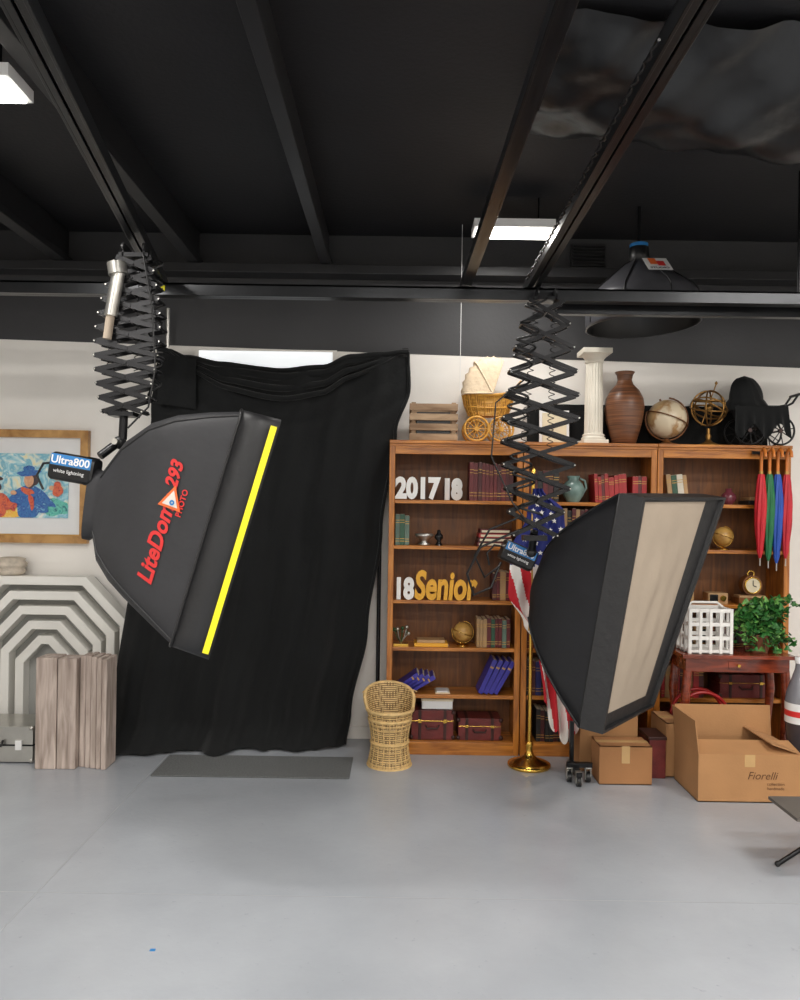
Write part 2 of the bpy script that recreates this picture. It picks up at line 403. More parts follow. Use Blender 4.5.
b.text('LiteDome',.098,0,lambda x,y,z:surf1(-.985-y,x-.12),m_red,off=.003,shear=.25)
b.text('293',.078,0,lambda x,y,z:surf1(-1.00-y,x+.165),m_red,off=.003,shear=.25)
b.text('PHOTO',.035,0,lambda x,y,z:surf1(-.945-y,x+.06),m_red,off=.001)
def tri(r,m,o,bx=-.99,bv=.055):
    vs=[surf1(bx-.015+r*.9*math.sin(a),bv+r*math.cos(a)) -Ye*o for a in (0,2*pi/3,4*pi/3)]
    b.add(vs,[(0,1,2)],m)
tri(.068,m_org,.006); tri(.046,m_pale,.009)
b.text('o',.04,0,lambda x,y,z:surf1(-.99-y,x+.048)-Ye*.012,m_blue,off=.002)
b.done(fixn=False)
# ------------------------------------------------------------------ softbox 2
b=B('softbox_light')
NT=V((1.27,4.02,1.735)); NB=V((1.07,4.0,.50)); FT=V((1.885,4.45,1.75)); FB=V((1.485,4.45,.535))
mc=(NT+NB+FT+FB)/4; rc=V((.86,4.62,1.22)); back=(rc-mc).normalized()
def quadring(nt_,nb,ft,fb,k=16):
    out=[]
    cs=[nt_,ft,fb,nb]
    for i in range(4):
        for j in range(k): out.append(cs[i].lerp(cs[(i+1)%4],j/k))
    return out
mouth=quadring(NT,NB,FT,FB)
lipb=[p+back*.13 for p in mouth]
upm=(NT+FT-NB-FB).normalized(); sdm=(FT+FB-NT-NB).normalized()
N=len(mouth)
ringc=[]
for i in range(N):
    d=mouth[i]-mc; a=math.atan2(d.dot(upm)/.6,d.dot(sdm)/.35)
    ringc.append(rc+sdm*(.10*math.cos(a))+upm*(.15*math.sin(a)))
rings=[]
for t in (0,.06,.16,.3,.5,.75,1.0):
    g=t**.66; rr=[]
    for i in range(N):
        cen=rc.lerp(mc+back*.13,t)
        o0=ringc[i]-rc; o1=lipb[i]-(mc+back*.13)
        rr.append(cen+o0.lerp(o1,g))
    rings.append(rr)
b.loft(rings,m_fab3,True,False)
def bil(u,v,o=0):
    return (NT.lerp(FT,u)).lerp(NB.lerp(FB,u),v)+back*o
def bquad(u0,u1,v0,v1,o): return quadring(bil(u0,v0,o),bil(u0,v1,o),bil(u1,v0,o),bil(u1,v1,o))
inn=bquad(.03,.97,.012,.988,0); inb=bquad(.03,.97,.012,.988,.02)
b.loft([rings[-1],[p+(p-mc).normalized()*.006 for p in lipb],mouth,inn,inb],m_fab2,False,False,smooth=False)
fr=bquad(.06,.80,.022,.93,.022)
b.loft([inb,fr],m_fab2,smooth=False)
G=[]
for j in range(25):
    v=j/24; row=[]
    for i in range(25):
        u=i/24; q=math.sin(pi*u)*math.sin(pi*v)
        row.append(bil(.06+.74*u,.022+.908*v,.022-.012*q+.005*math.sin(u*22+v*5)*q+.004*math.sin(v*17+u*9)*q))
    G.append(row)
b.loft(G,m_diff,closed=False)
for i0 in (0,16,32,48):
    b.tube([r[i0] for r in rings[1:]],.007,m_fab2,6)
b.tube(lipb,.006,m_blk,6,closed=True)
b.done(fixn=False)
# ------------------------------------------------------------------ overhead dish light
b=B('overhead_reflector_light')
cx,cy,cz_=1.54,4.95,2.855
R=Ry(math.radians(-3))
b.lathe([(.05,.42),(.10,.395),(.20,.315),(.32,.215),(.352,.175),(.358,.02),(.36,.0),(.348,0)],(cx,cy,cz_),m_grey,48,R,caps=False)
b.lathe([(.348,.0),(.335,.16),(.20,.295),(.10,.37),(.001,.39)],(cx,cy,cz_),m_blk,48,R,caps=False)
for k in range(8):
    a=k*pi/4+.2
    b.tube([V((cx,cy,cz_))+R@V((r_*math.cos(a),r_*math.sin(a),z_+.003)) for r_,z_ in ((.06,.415),(.10,.398),(.20,.318),(.32,.218),(.354,.175),(.36,.02))],.004,m_blk,6)
b.lathe([(.05,0),(.062,.01),(.062,.10),(.05,.11)],(cx-.03,cy,cz_+.40),m_blk,20)
b.lathe([(.058,0),(.058,.035)],(cx-.03,cy,cz_+.49),m_blue,20)
b.cyl((cx-.03,cy,cz_+.5),(cx-.03,cy,CZ),.012,m_blkm)
# flat label on the front slope of the hood (slope dz/dr about -.82)
Pn=lambda x,y,z: V((cx+.01+x,cy-.300+y*.77-z*.64,cz_+.262+y*.64+z*.77))
b.add([Pn(-.075,-.01,.012),Pn(.075,-.01,.012),Pn(.075,.17,.012),Pn(-.075,.17,.012)],[(0,1,2,3)],m_wl)
b.add([Pn(-.045,.07,.015),Pn(0,.07,.015),Pn(0,.16,.015),Pn(-.045,.16,.015)],[(0,1,2,3)],m_org)
b.add([Pn(0,.05,.015),Pn(.045,.05,.015),Pn(.045,.12,.015),Pn(0,.12,.015)],[(0,1,2,3)],m_red)
b.text('STUDIO',.032,0,lambda x,y,z:Pn(x,.006+y,.015),m_blk,off=.001)
b.done(fixn=False)
b=B('black_plastic_tarp')
m_tarp=M('black_plastic_film',(24,25,27),.35,var=.3,vs=3,bump=.6,bs=6)
rings=[]
for i in range(70):
    u=i/69; row=[]
    for j in range(30):
        v=j/29
        x=.60+3.0*u; y=2.95+.2*u+ .95*v
        z=3.56-.27*math.sin(pi*v)**1.2*(.12+.88*math.sin(pi*(.04+.86*u))**.8)+.016*math.sin(u*47+v*9)+.012*math.sin(u*23-v*17)+.006*math.sin(u*90+v*30)
        row.append(V((x,y,min(z,3.6))))
    rings.append(row)
b.loft(rings,m_tarp,closed=False); b.done()
b=B('support_post'); b.cyl((2.26,4.40,2.926),(2.26,4.40,CZ),.011,m_blkm); b.done()
b=B('air_vent'); b.box(1.2,1.45,WY-.03,WY-.005,3.42,3.58,m_beam)
for k in range(6): b.box(1.21,1.44,WY-.045,WY-.03,3.43+k*.024,3.44+k*.024,m_blkm)
b.done()
# ------------------------------------------------------------------ light fixtures
m_em=M('fluorescent_diffuser',(255,250,240),.5,var=0,emit=9)
def ceil_light(x,y,z,sx,sy,power,house=None):
    b=B('ceiling_light')
    b.box(x-sx/2-.02,x+sx/2+.02,y-sy/2-.02,y+sy/2+.02,z,z+.05,house or m_wl)
    b.box(x-sx/2,x+sx/2,y-sy/2,y+sy/2,z-.012,z,m_em)
    if z+.05<CZ:
        b.cyl((x-sx*.35,y,z+.05),(x-sx*.35,y,CZ),.006,m_blkm,n=8); b.cyl((x+sx*.35,y,z+.05),(x+sx*.35,y,CZ),.006,m_blkm,n=8)
    b.done()
    l=bpy.data.lights.new('fluorescent_lamp','AREA'); l.shape='RECTANGLE'; l.size=sx; l.size_y=sy; l.energy=power; l.color=(1,.97,.93)
    o=bpy.data.objects.new('fluorescent_lamp',l); o.location=(x,y,z-.02); S.collection.objects.link(o)
ceil_light(.68,4.83,3.40,.46,.17,14)
ceil_light(-1.80,3.12,3.33,.44,.17,22)
for (x,y) in ((-2.4,.6),(0.2,1.0),(2.6,.6),(-2.4,-2),(0.2,-2),(2.6,-2),(2.9,2.6)):
    ceil_light(x,y,3.45,1.2,.35,66 if y<2 else 50)
# ------------------------------------------------------------------ backdrop
def interp(t,pts):
    for i in range(len(pts)-1):
        if t<=pts[i+1][0]:
            f=(t-pts[i][0])/(pts[i+1][0]-pts[i][0]); f=f*f*(3-2*f); return pts[i][1]+(pts[i+1][1]-pts[i][1])*f
    return pts[-1][1]
TP=[(0,2.735),(.11,2.68),(.26,2.63),(.5,2.60),(.66,2.625),(.78,2.70),(.90,2.72),(1,2.735)]
b=B('black_velvet_backdrop')
nu,nv=130,90; rows=[]
for j in range(nv+1):
    v=j/nv; row=[]
    xl=interp(v,[(0,-1.68),(.15,-1.72),(.5,-1.82),(.9,-1.93),(1,-1.97)])
    xr=interp(v,[(0,.04),(.09,.05),(.2,-.04),(.45,-.13),(.7,-.22),(.92,-.33),(1,-.36)])
    for i in range(nu+1):
        u=i/nu
        ztop=interp(u,TP)
        zb=.012
        x=xl+(xr-xl)*u
        z=ztop+(zb-ztop)*v
        amp=.010+.036*v**1.1
        fold=amp*(math.sin(u*19+v*2.2+1.1*math.sin(v*3.4))+.55*math.sin(u*41-v*3.5+math.sin(v*7))+.2*math.sin(u*83+v*6))
        k=max(0,1-v/.26)
        drap=-.035*k*abs(math.sin(pi*(v*13+1.6*(u-.5)**2*4)))
        y=5.30-.10*v+.13*u*v+fold+drap
        if v>.93:
            q=(v-.93)/.07; y-=.16*q*q*(1-u*.6)*(1+.3*math.sin(u*30)); z=max(.012+.02*abs(math.sin(u*31+1))*(1-q*.5),z)
        row.append(V((x,y,z)))
    rows.append(row)
b.loft(rows,m_velvet,closed=False)
b.tube([p+V((0,0,-.004)) for p in rows[0]],.020,m_velvet,8)
b.tube([r[-1] for r in rows],.012,m_velvet,8)
for q,(dep,rr_) in enumerate(((.05,.026),(.13,.020),(.20,.015))):
    pts=[];rs=[]
    for i in range(50):
        u=i/49; X=-1.62+1.62*u
        zt=interp(u,TP)
        pts.append(V((X,5.285-.01*q,zt-dep*math.sin(pi*u)**.7))); rs.append(.004+rr_*math.sin(pi*u)**.6)
    b.tube(pts,rs,m_velvet,10)
G=[[V((-1.66+.26*i/10,5.235+.008*math.sin(i),2.69-.34*j/10-.035*i/10)) for i in range(11)] for j in range(11)]
b.loft(G,m_velvet,closed=False)
for cxx in (-1.66,.02):
    b.box(cxx-.02,cxx+.02,5.27,5.34,2.70,2.76,m_blk)
b.done()
b=B('backdrop_stand')
b.cyl((-1.66,5.42,2.50),(.0,5.42,2.50),.012,m_blkm)
for x in (-1.66,-.14):
    b.cyl((x,5.44,0),(x,5.44,2.66 if x>-1 else 3.05),.014,m_silver if x<-1 else m_blkm)
b.box(-1.70,-1.62,5.40,5.46,2.46,2.54,m_blk)
b.done()
b=B('floor_mat'); m_mat=M('grey_carpet_mat',(104,106,106),.95,var=.3,vs=120,bump=.8,bs=300); b.box(-1.50,-.285,4.70,5.10,.001,.010,m_mat); b.done(.004)
# ------------------------------------------------------------------ left : painting
m_frame=wood('gold_oak_frame',(150,104,50),(196,150,88),.35,sc=(3,3,3))
def pmix(name,cols,sc=9):
    m,nt,bs=base_mat(name)
    tc=nt.nodes.new('ShaderNodeTexCoord'); n=nt.nodes.new('ShaderNodeTexNoise'); n.inputs['Scale'].default_value=sc; n.inputs['Detail'].default_value=5; n.inputs['Distortion'].default_value=1.5
    r=nt.nodes.new('ShaderNodeValToRGB'); cr=r.color_ramp
    cr.elements[0].position=.3; cr.elements[0].color=lin(cols[0]); cr.elements[1].position=.7; cr.elements[1].color=lin(cols[-1])
    for i,c in enumerate(cols[1:-1]):
        e=cr.elements.new(.3+.4*(i+1)/(len(cols)-1)); e.color=lin(c)
    nt.links.new(tc.outputs['Object'],n.inputs['Vector']); nt.links.new(n.outputs['Fac'],r.inputs['Fac']); nt.links.new(r.outputs['Color'],bs.inputs['Base Color']); bs.inputs['Roughness'].default_value=.4
    return m
mp_bg=pmix('painting_sky_wash',[(236,236,226),(170,212,220),(110,178,200),(214,226,214),(238,220,160)],9)
mp_bl=pmix('painting_blue_dress',[(30,60,130),(60,120,180),(40,80,160),(120,180,210)],22)
mp_rd=pmix('painting_red',[(190,50,50),(220,110,70),(150,40,70)],22)
mp_sk=pmix('painting_skin',[(226,180,140),(200,140,110)],22)
mp_dk=pmix('painting_dark_hair',[(40,40,60),(90,60,50)],22)
mp_ye=pmix('painting_yellow',[(236,206,90),(240,180,70),(246,236,170)],22)
mp_te=pmix('painting_teal',[(50,150,150),(110,200,180),(40,110,120)],22)
b=B('framed_painting')
x0,x1,z0,z1=-3.42,-2.235,1.375,2.185; w=.055; y0=5.50; y1=5.545
b.box(x0,x1,y0,y1,z1-w,z1,m_frame); b.box(x0,x1,y0,y1,z0,z0+w,m_frame)
b.box(x0,x0+w,y0,y1,z0+w,z1-w,m_frame); b.box(x1-w,x1,y0,y1,z0+w,z1-w,m_frame)
b.box(x0+w,x1-w,5.525,5.54,z0+w,z1-w,m_wl)
b.box(x0+w,x1-w,5.515,5.52,z0+w,z0+w+.008,m_gilt)
ax0,ax1,az0,az1=x0+.19,x1-.145,z0+.18,z1-.17
b.box(ax0,ax1,5.515,5.526,az0,az1,mp_bg)
lay=[5.5145]
def blob(cx,cz,rx,rz,m,rot=0,wob=.12,n=28):
    lay[0]-=.00025; pts=[]
    for i in range(n):
        a=2*pi*i/n; q=1+wob*math.sin(a*3+cx*40)+wob*.6*math.sin(a*5+cz*30); px_,pz_=rx*q*math.cos(a),rz*q*math.sin(a)
        X=cx+px_*math.cos(rot)-pz_*math.sin(rot); Z=cz+px_*math.sin(rot)+pz_*math.cos(rot)
        pts.append((max(ax0,min(ax1,X)),lay[0],max(az0,min(az1,Z))))
    b.add(pts,[tuple(range(n))],m)
def figure(x,z,s,coat,scarf,hat):
    blob(x,z-.13*s,.11*s,.12*s,coat); blob(x-.10*s,z-.10*s,.03*s,.09*s,coat,-.7); blob(x+.11*s,z-.10*s,.03*s,.10*s,coat,.8)
    blob(x+.02*s,z+.03*s,.05*s,.06*s,mp_dk); blob(x,z+.02*s,.035*s,.045*s,mp_sk,0,.04); blob(x,z+.075*s,.085*s,.022*s,hat,.1,.08); blob(x,z+.10*s,.04*s,.03*s,hat,.1,.08)
    blob(x-.01*s,z-.055*s,.05*s,.022*s,scarf,-.3); blob(x+.02*s,z-.13*s,.018*s,.06*s,scarf,.2)
    blob(x+.17*s,z-.03*s,.025*s,.018*s,mp_sk,0,.05)
blob(-2.46,1.63,.10,.06,mp_te); blob(-2.80,1.60,.2,.05,mp_ye); blob(-3.1,1.62,.15,.07,mp_te); blob(-2.44,1.9,.05,.08,mp_ye)
figure(-2.66,1.80,1.0,mp_bl,mp_rd,mp_bl); figure(-2.92,1.76,.9,mp_rd,mp_ye,mp_dk); figure(-3.12,1.79,.8,mp_te,mp_rd,mp_ye); 
blob(-2.45,1.76,.035,.055,mp_rd); blob(-2.45,1.85,.022,.026,mp_sk); blob(-2.45,1.875,.026,.014,mp_dk); blob(-2.79,1.64,.05,.03,mp_rd); blob(-2.56,1.62,.05,.03,mp_bl)
b.done()
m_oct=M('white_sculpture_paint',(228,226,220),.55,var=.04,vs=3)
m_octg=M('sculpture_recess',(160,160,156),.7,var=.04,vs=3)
b=B('octagonal_arch_sculpture')
cx=-2.48
for k in range(6):
    W=.60-k*.098; T=1.15-k*.105; ch=.30-k*.035
    pth=[(cx-W,0),(cx-W,T-ch*1.05),(cx-W+ch,T),(cx+W-ch,T),(cx+W,T-ch*1.05),(cx+W,0)]
    if W<ch: continue
    th=.060
    pin=[(cx-W+th,0),(cx-W+th,T-ch*1.05-th*.4),(cx-W+ch+th*.4,T-th),(cx+W-ch-th*.4,T-th),(cx+W-th,T-ch*1.05-th*.4),(cx+W-th,0)]
    yf=5.36+.012*k; yb=5.50
    vs=[(x,yf,z) for (x,z) in pth]+[(x,yf+.0,z) for (x,z) in pin]+[(x,yb,z) for (x,z) in pth]+[(x,yb,z) for (x,z) in pin]
    n=6; fs=[]
    for i in range(n-1):
        fs+=[(i,i+1,n+i+1,n+i),(2*n+i,3*n+i,3*n+i+1,2*n+i+1),(i,2*n+i,2*n+i+1,i+1),(n+i,n+i+1,3*n+i+1,3*n+i)]
    fs+=[(0,n,3*n,2*n),(n-1,3*n-1,4*n-1,2*n-1)]
    b.add(vs,fs,m_oct)
hx=.59
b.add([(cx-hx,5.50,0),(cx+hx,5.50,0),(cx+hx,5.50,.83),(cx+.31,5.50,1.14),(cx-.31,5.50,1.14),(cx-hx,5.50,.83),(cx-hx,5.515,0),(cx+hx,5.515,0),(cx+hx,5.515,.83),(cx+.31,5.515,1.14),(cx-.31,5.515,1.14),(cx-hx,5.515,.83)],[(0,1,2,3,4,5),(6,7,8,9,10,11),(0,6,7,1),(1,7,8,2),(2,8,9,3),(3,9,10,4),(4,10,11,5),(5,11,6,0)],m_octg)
b.done(.004)
b=B('plaster_ornament')
m_pl=M('aged_plaster',(196,184,168),.8,var=.2,vs=20,bump=.3)
b.lathe([(.07,0),(.09,.01),(.10,.03),(.085,.05),(.105,.06),(.11,.08),(.09,.10),(.10,.115),(.06,.125)],(-2.74,5.43,1.152),m_pl,24); b.done()
m_ww=wood('whitewashed_timber',(142,126,116),(200,184,174),.75,sc=(9,9,1.0),bump=.4)
b=B('whitewashed_timber_blocks')
b.box(-2.255,-2.125,4.80,4.95,0,.695,m_ww); b.box(-2.121,-2.005,4.805,4.95,0,.69,m_ww)
xx=-2.0
for k,(w_,h_) in enumerate([(.042,.70),(.038,.705),(.04,.70),(.036,.695),(.034,.69)]):
    b.box(xx,xx+w_-.004,4.85-.012*k,4.98,0,h_,m_ww); xx+=w_
b.box(-2.25,-2.01,4.95,4.98,0,.68,m_ww)
b.done(.006)
b=B('aluminium_equipment_case')
b.box(-2.82,-2.315,4.90,5.2,.01,.115,m_silver); b.box(-2.82,-2.315,4.90,5.2,.12,.235,m_silver)
b.box(-2.825,-2.31,4.895,5.205,.112,.122,m_blkm)
for x in (-2.81,-2.325):
    for z in (.02,.225): b.sph((x,4.905,z),.016,m_silver,10)
b.box(-2.42,-2.38,4.885,4.90,.09,.15,m_wl); b.box(-2.72,-2.68,4.885,4.90,.09,.15,m_wl)
b.tube([(-2.62,4.89,.15),(-2.62,4.87,.12),(-2.50,4.87,.12),(-2.50,4.89,.15)],.008,m_blk)
b.box(-2.78,-2.35,4.93,5.17,0,.01,m_blk)
b.done(.004)
# ------------------------------------------------------------------ wicker chair
m_wick=wicker_mat('wicker',(120,92,54),(226,194,138),150)
m_wickp=M('wicker_cane',(216,182,124),.5,var=.2,vs=30)
b=B('wicker_child_chair')
cx,cy=-.045,5.0
def wr(z,a):
    if z<.30: return .140-.024*math.sin(pi*z/.30)
    return .132+.055*((z-.30)/.20)
rings=[]
n=40
def topz(a):
    return .355+.135*max(0,math.sin(a-.15))**.45
for lev in range(17):
    rr=[]
    for i in range(n):
        a=2*pi*i/n; z=topz(a)*lev/16
        rr.append(V((cx+wr(z,a)*math.cos(a),cy+wr(z,a)*math.sin(a),z+.002)))
    rings.append(rr)
b.loft(rings,m_wick)
b.loft([[V((cx+(p.x-cx)*.93,cy+(p.y-cy)*.93,p.z)) for p in r] for r in rings],m_wick)
b.tube(rings[-1],.012,m_wickp,8,closed=True); b.tube(rings[0],.009,m_wickp,8,closed=True)
b.torus((cx,cy,.30),.136,.010,m_wickp,n=40)
b.torus((cx,cy,.15),.122,.008,m_wickp,n=40)
b.lathe([(.001,.30),(.12,.30),(.12,.285)],(cx,cy,0),m_wick,32)
for i in range(0,n,2):
    b.tube([r[i]+(r[i]-V((cx,cy,r[i].z))).normalized()*.003 for r in rings],.0035,m_wickp,5)
for z in [k*.028+.02 for k in range(12)]:
    b.torus((cx,cy,z),wr(z,0)+.004,.0035,m_wickp,n=40,k=5)
for z in (.37,.40,.43,.46):
    b.torus((cx,cy,z),wr(z,0)+.004,.0035,m_wickp,n=30,k=5,a0=.15+(z-.355)*1.2,a1=pi+.15-(z-.355)*1.2)
b.done()
# ------------------------------------------------------------------ bookcases
SH=[.085,.40,.72,1.04,1.41,1.72]
X0=[-.075,.832,1.737]; BW=.90; FY=5.20; BY=5.50
for x0 in X0:
    b=B('oak_bookcase'); x1=x0+BW
    for xa,xb_ in ((x0,x0+.022),(x1-.022,x1)): b.box(xa,xb_,FY+.012,BY,0,2.09,m_oak)
    for xa,xb_ in ((x0,x0+.038),(x1-.038,x1)): b.box(xa,xb_,FY,FY+.02,0,2.09,m_oak)
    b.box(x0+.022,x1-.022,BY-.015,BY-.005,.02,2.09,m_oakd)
    for z in SH: b.box(x0+.022,x1-.022,FY+.022,BY-.015,z-.024,z,m_oakh)
    b.box(x0+.038,x1-.038,FY,FY+.02,0,.085,m_oakh)
    b.box(x0+.038,x1-.038,FY,FY+.02,2.03,2.09,m_oakh)
    b.box(x0,x1,FY,BY,2.085,2.10,m_oakh)
    b.box(x0-.001,x1+.001,FY-.018,BY,2.10,2.122,m_oakh)
    b.box(x0-.0005,x1+.0005,FY-.008,FY+.01,2.082,2.10,m_oakh)
    b.done(.003)
TOP=2.1225
mr1=M('book_maroon',(96,30,34),.5,var=.2); mr2=M('book_oxblood',(72,24,28),.5,var=.2); mr3=M('book_red',(164,38,42),.5,var=.15)
mg=M('book_green',(44,84,62),.5,var=.2); mt=M('book_tan',(176,140,98),.55,var=.2); mn=M('book_navy',(34,38,96),.5,var=.15); mv=M('book_violet_blue',(54,48,150),.4,var=.1)
mw=M('book_ivory',(206,198,182),.6,var=.1); mgr=M('book_grey_green',(92,112,100),.6,var=.2); mbk=M('book_black',(30,28,30),.5)
def books(x0,x1,z,h,ms,depth=.17,y=None,tm=(.022,.04),hv=.08,lean=0,name='row_of_books'):
    b=B(name); x=x0; y=FY+.05 if y is None else y; k=0
    while x<x1-.015:
        t=min(random.uniform(*tm),x1-x); hh=h*(1-random.uniform(0,hv)); m=ms[k%len(ms)] if len(ms)<4 else random.choice(ms); k+=1
        R=Ry(lean) if lean else None; pv=(x,y,z)
        dd=random.uniform(0,.012)
        b.box(x+.001,x+t-.001,y+dd,y+depth,z+.001,z+hh,m,R,pv)
        b.box(x+.004,x+t-.004,y+dd+.006,y+depth+.002,z+.003,z+hh+.001,m_cream,R,pv)
        for f in (.12,.2,.72,.8): b.box(x+.0015,x+t-.0015,y+dd-.0012,y+dd+.001,z+hh*f,z+hh*f+.004,m_gilt,R,pv)
        x+=t
    return b.done()
books(.47,.77,1.721,.265,[mr1,mr2,mr1,mr2,mr1],y=5.24)
m_num=M('white_numeral_paint',(232,230,226),.5,var=.03)
def standup(name,txt,x,z,size,m,y=5.24,ext=.012,off=.004,sx=1,shear=0):
    b=B(name); b.text(txt,size,ext,lambda a,c,d:V((x+a*sx,y-d,z+c)),m,off=off,align='LEFT',shear=shear)
    mz=min(p.z for p in b.v); b.v=[p-V((0,0,mz-z-.0005)) for p in b.v]
    return b.done()
standup('white_numeral_sign','2017',-.032,1.721,.19,m_num,off=.010,sx=.78)
standup('white_numeral_sign','18',.29,1.721,.18,m_num,off=.014,sx=.74,y=5.32)
books(-.03,.075,1.411,.215,[mgr,mg,mgr],y=5.24)
b=B('silver_figurine')
b.lathe([(.04,0),(.045,.008),(.02,.02),(.03,.04),(.06,.06),(.065,.075),(.055,.08)],(.17,5.3,1.411),m_silver,24)
b.lathe([(.03,0),(.02,.012),(.012,.03),(.03,.05),(.028,.07),(.012,.085),(.014,.1),(.001,.108)],(.27,5.3,1.411),m_blkm,20); b.done()
b=B('stack_of_books')
z=1.411
for k,m in enumerate([mr1,mr2,mr3,mr1]):
    b.box(.53+.006*k,.77-.008*k,5.24,5.42,z,z+.028,m); b.box(.54+.006*k,.772-.008*k,5.239,5.415,z+.006,z+.022,m_cream); z+=.0295
b.done(.002)
standup('white_numeral_sign','18',-.035,1.041,.19,m_num,off=.010,sx=.72)
m_senior=M('gold_sign_paint',(228,166,44),.45,var=.08)
standup('gold_word_sign','Senior',.105,1.041,.265,m_senior,off=.009,y=5.232,ext=.014,sx=.60,shear=.12)
books(.64,.77,1.041,.20,[mr2,mbk,mt,mr1],y=5.26)
m_leafd=M('dark_leaf',(40,74,38),.5,var=.3)
b=B('small_metal_desk_ornament')
b.box(-.03,.07,5.26,5.34,.721,.735,m_brass)
for k in range(9):
    a=k*.7; b.tube([(.02,5.3,.735),(.02+.03*math.cos(a),5.3+.02*math.sin(a),.78),(.02+.05*math.cos(a),5.3+.03*math.sin(a),.80+.006*k)],.004,m_leafd if k%2 else m_silver,6)
    b.sph((.02+.05*math.cos(a),5.3+.03*math.sin(a),.80+.006*k),.014,m_leafd if k%2 else m_silver,8)
b.done()
b=B('gold_covered_book'); b.box(.11,.34,5.24,5.40,.721,.745,m_senior); b.box(.12,.342,5.241,5.395,.725,.741,m_cream); b.box(.13,.32,5.25,5.38,.7465,.765,mt); b.done(.002)
m_glob=wood('antique_globe_map',(150,104,44),(206,166,92),.4,sc=(5,5,5))
def globe(name,cx,cy,z,r,m,mst,ring=True):
    b=B(name)
    b.lathe([(r*.6,0),(r*.62,r*.08),(r*.3,r*.15),(r*.12,r*.25),(r*.1,r*.4)],(cx,cy,z),mst,24)
    c=(cx,cy,z+r*1.38); b.sph(c,r,m,28)
    b.torus(c,r*1.1,r*.045,mst,Rx(pi/2)@Rx(0),a0=-pi/2-1.9+pi*0,a1=pi/2-.1,n=24)
    b.torus(c,r*1.08,r*.03,mst,Ry(math.radians(20)))
    b.cyl((cx-r*.38,cy,c[2]+r*1.03),(cx-r*.30,cy,c[2]+r*.9),r*.05,mst,n=8)
    return b.done()
globe('small_gold_globe',.445,5.31,.721,.068,m_glob,m_brass)
books(.535,.77,.721,.20,[mr3,mg,mt,mr1,mgr,mt],y=5.24,tm=(.02,.032))
def leaning(name,x,z,h,n,m,lean,y=5.24,t=.03):
    b=B(name)
    for k in range(n):
        R=Ry(lean+k*.03); pv=(x+k*t*1.15,y,z)
        b.box(pv[0],pv[0]+t,y,y+.18,z,z+h,m,R,pv); b.box(pv[0]+.004,pv[0]+t-.004,y+.01,y+.183,z+.004,z+h+.001,m_cream,R,pv)
        b.box(pv[0]+.003,pv[0]+t-.003,y-.001,y,z+h*.75,z+h*.8,m_gilt,R,pv)
    mz=min(p.z for p in b.v); b.v=[p-V((0,0,mz-z-.0005)) for p in b.v]
    return b.done(.002)
leaning('leaning_blue_books',-.03,.401,.20,4,mv,math.radians(54))
leaning('leaning_blue_books',.55,.401,.25,4,mv,math.radians(24))
b=B('open_white_booklet'); b.box(.26,.36,5.25,5.38,.401,.410,m_cream); b.box(.27,.35,5.25,5.36,.411,.419,m_wl); b.done(.001)
m_tr=M('oxblood_leather',(106,38,36),.4,var=.25,vs=12,bump=.3)
m_trd=M('dark_leather_trim',(56,28,24),.5,var=.2)
def trunk(x0,x1,z,h,name='vintage_suitcase',y=5.25,d=.2):
    b=B(name); b.box(x0,x1,y,y+d,z+.001,z+h,m_tr)
    b.box(x0-.002,x1+.002,y-.002,y+d+.002,z+h*.62,z+h*.66,m_brass)
    for x in (x0,x1):
        for zz in (z+.018,z+h-.012): b.sph((x,y+.004,zz),.017,m_trd,8)
    for f in (.2,.8):
        xx=x0+(x1-x0)*f; b.box(xx-.01,xx+.01,y-.004,y+d+.001,z+.001,z+h+.003,m_trd); b.box(xx-.012,xx+.012,y-.009,y-.003,z+h*.58,z+h*.70,m_brass)
    xm=(x0+x1)/2; b.tube([(xm-.045,y-.002,z+h*.5),(xm-.035,y-.022,z+h*.42),(xm+.035,y-.022,z+h*.42),(xm+.045,y-.002,z+h*.5)],.006,m_trd)
    return b.done(.003)
trunk(.10,.385,.086,.20); trunk(.42,.71,.086,.15)
b=B('white_storage_box'); b.box(.17,.38,5.27,5.42,.2905,.345,m_wl); b.box(.165,.385,5.265,5.425,.345,.362,m_cream); b.done(.003)
books(1.33,1.56,1.721,.20,[mr3,mr3,mr1,mr3],y=5.24,hv=.15,lean=-.06)
books(1.58,1.68,1.721,.19,[mr3,mr1,mr3],y=5.24)
m_vas=M('grey_teal_ceramic',(120,146,140),.3,var=.35,vs=10)
b=B('ceramic_pitcher')
b.lathe([(.04,0),(.045,.01),(.07,.05),(.08,.09),(.06,.13),(.035,.155),(.045,.18),(.04,.18),(.03,.155)],(1.19,5.3,1.721),m_vas,28)
b.tube([(1.235,5.3,1.885),(1.27,5.3,1.87),(1.28,5.3,1.82),(1.255,5.3,1.78)],.008,m_vas); b.done()
books(.88,1.08,1.721,.22,[mr1,mr2,mbk],y=5.24)
books(.90,1.42,1.411,.27,[mr2,mr1,mbk,mr2,mt],y=5.24)
books(1.45,1.69,1.411,.24,[mr3,mr1,mr2],y=5.24)
books(.88,1.50,1.041,.25,[mr1,mbk,mr2,mg,mt],y=5.24)
books(.88,1.40,.721,.22,[mt,mr1,mg,mr2,mr1],y=5.24)
books(.88,1.10,.401,.25,[mbk,mr2,mn],y=5.24)
books(.95,1.12,.086,.22,[mbk,mr2,mbk],y=5.24)
trunk(1.16,1.6,.086,.22)
books(1.83,1.97,1.721,.20,[mw,mg,mt,mw],y=5.24,lean=-.12,tm=(.03,.045))
m_mvase=M('maroon_glaze',(110,52,62),.2,var=.1)
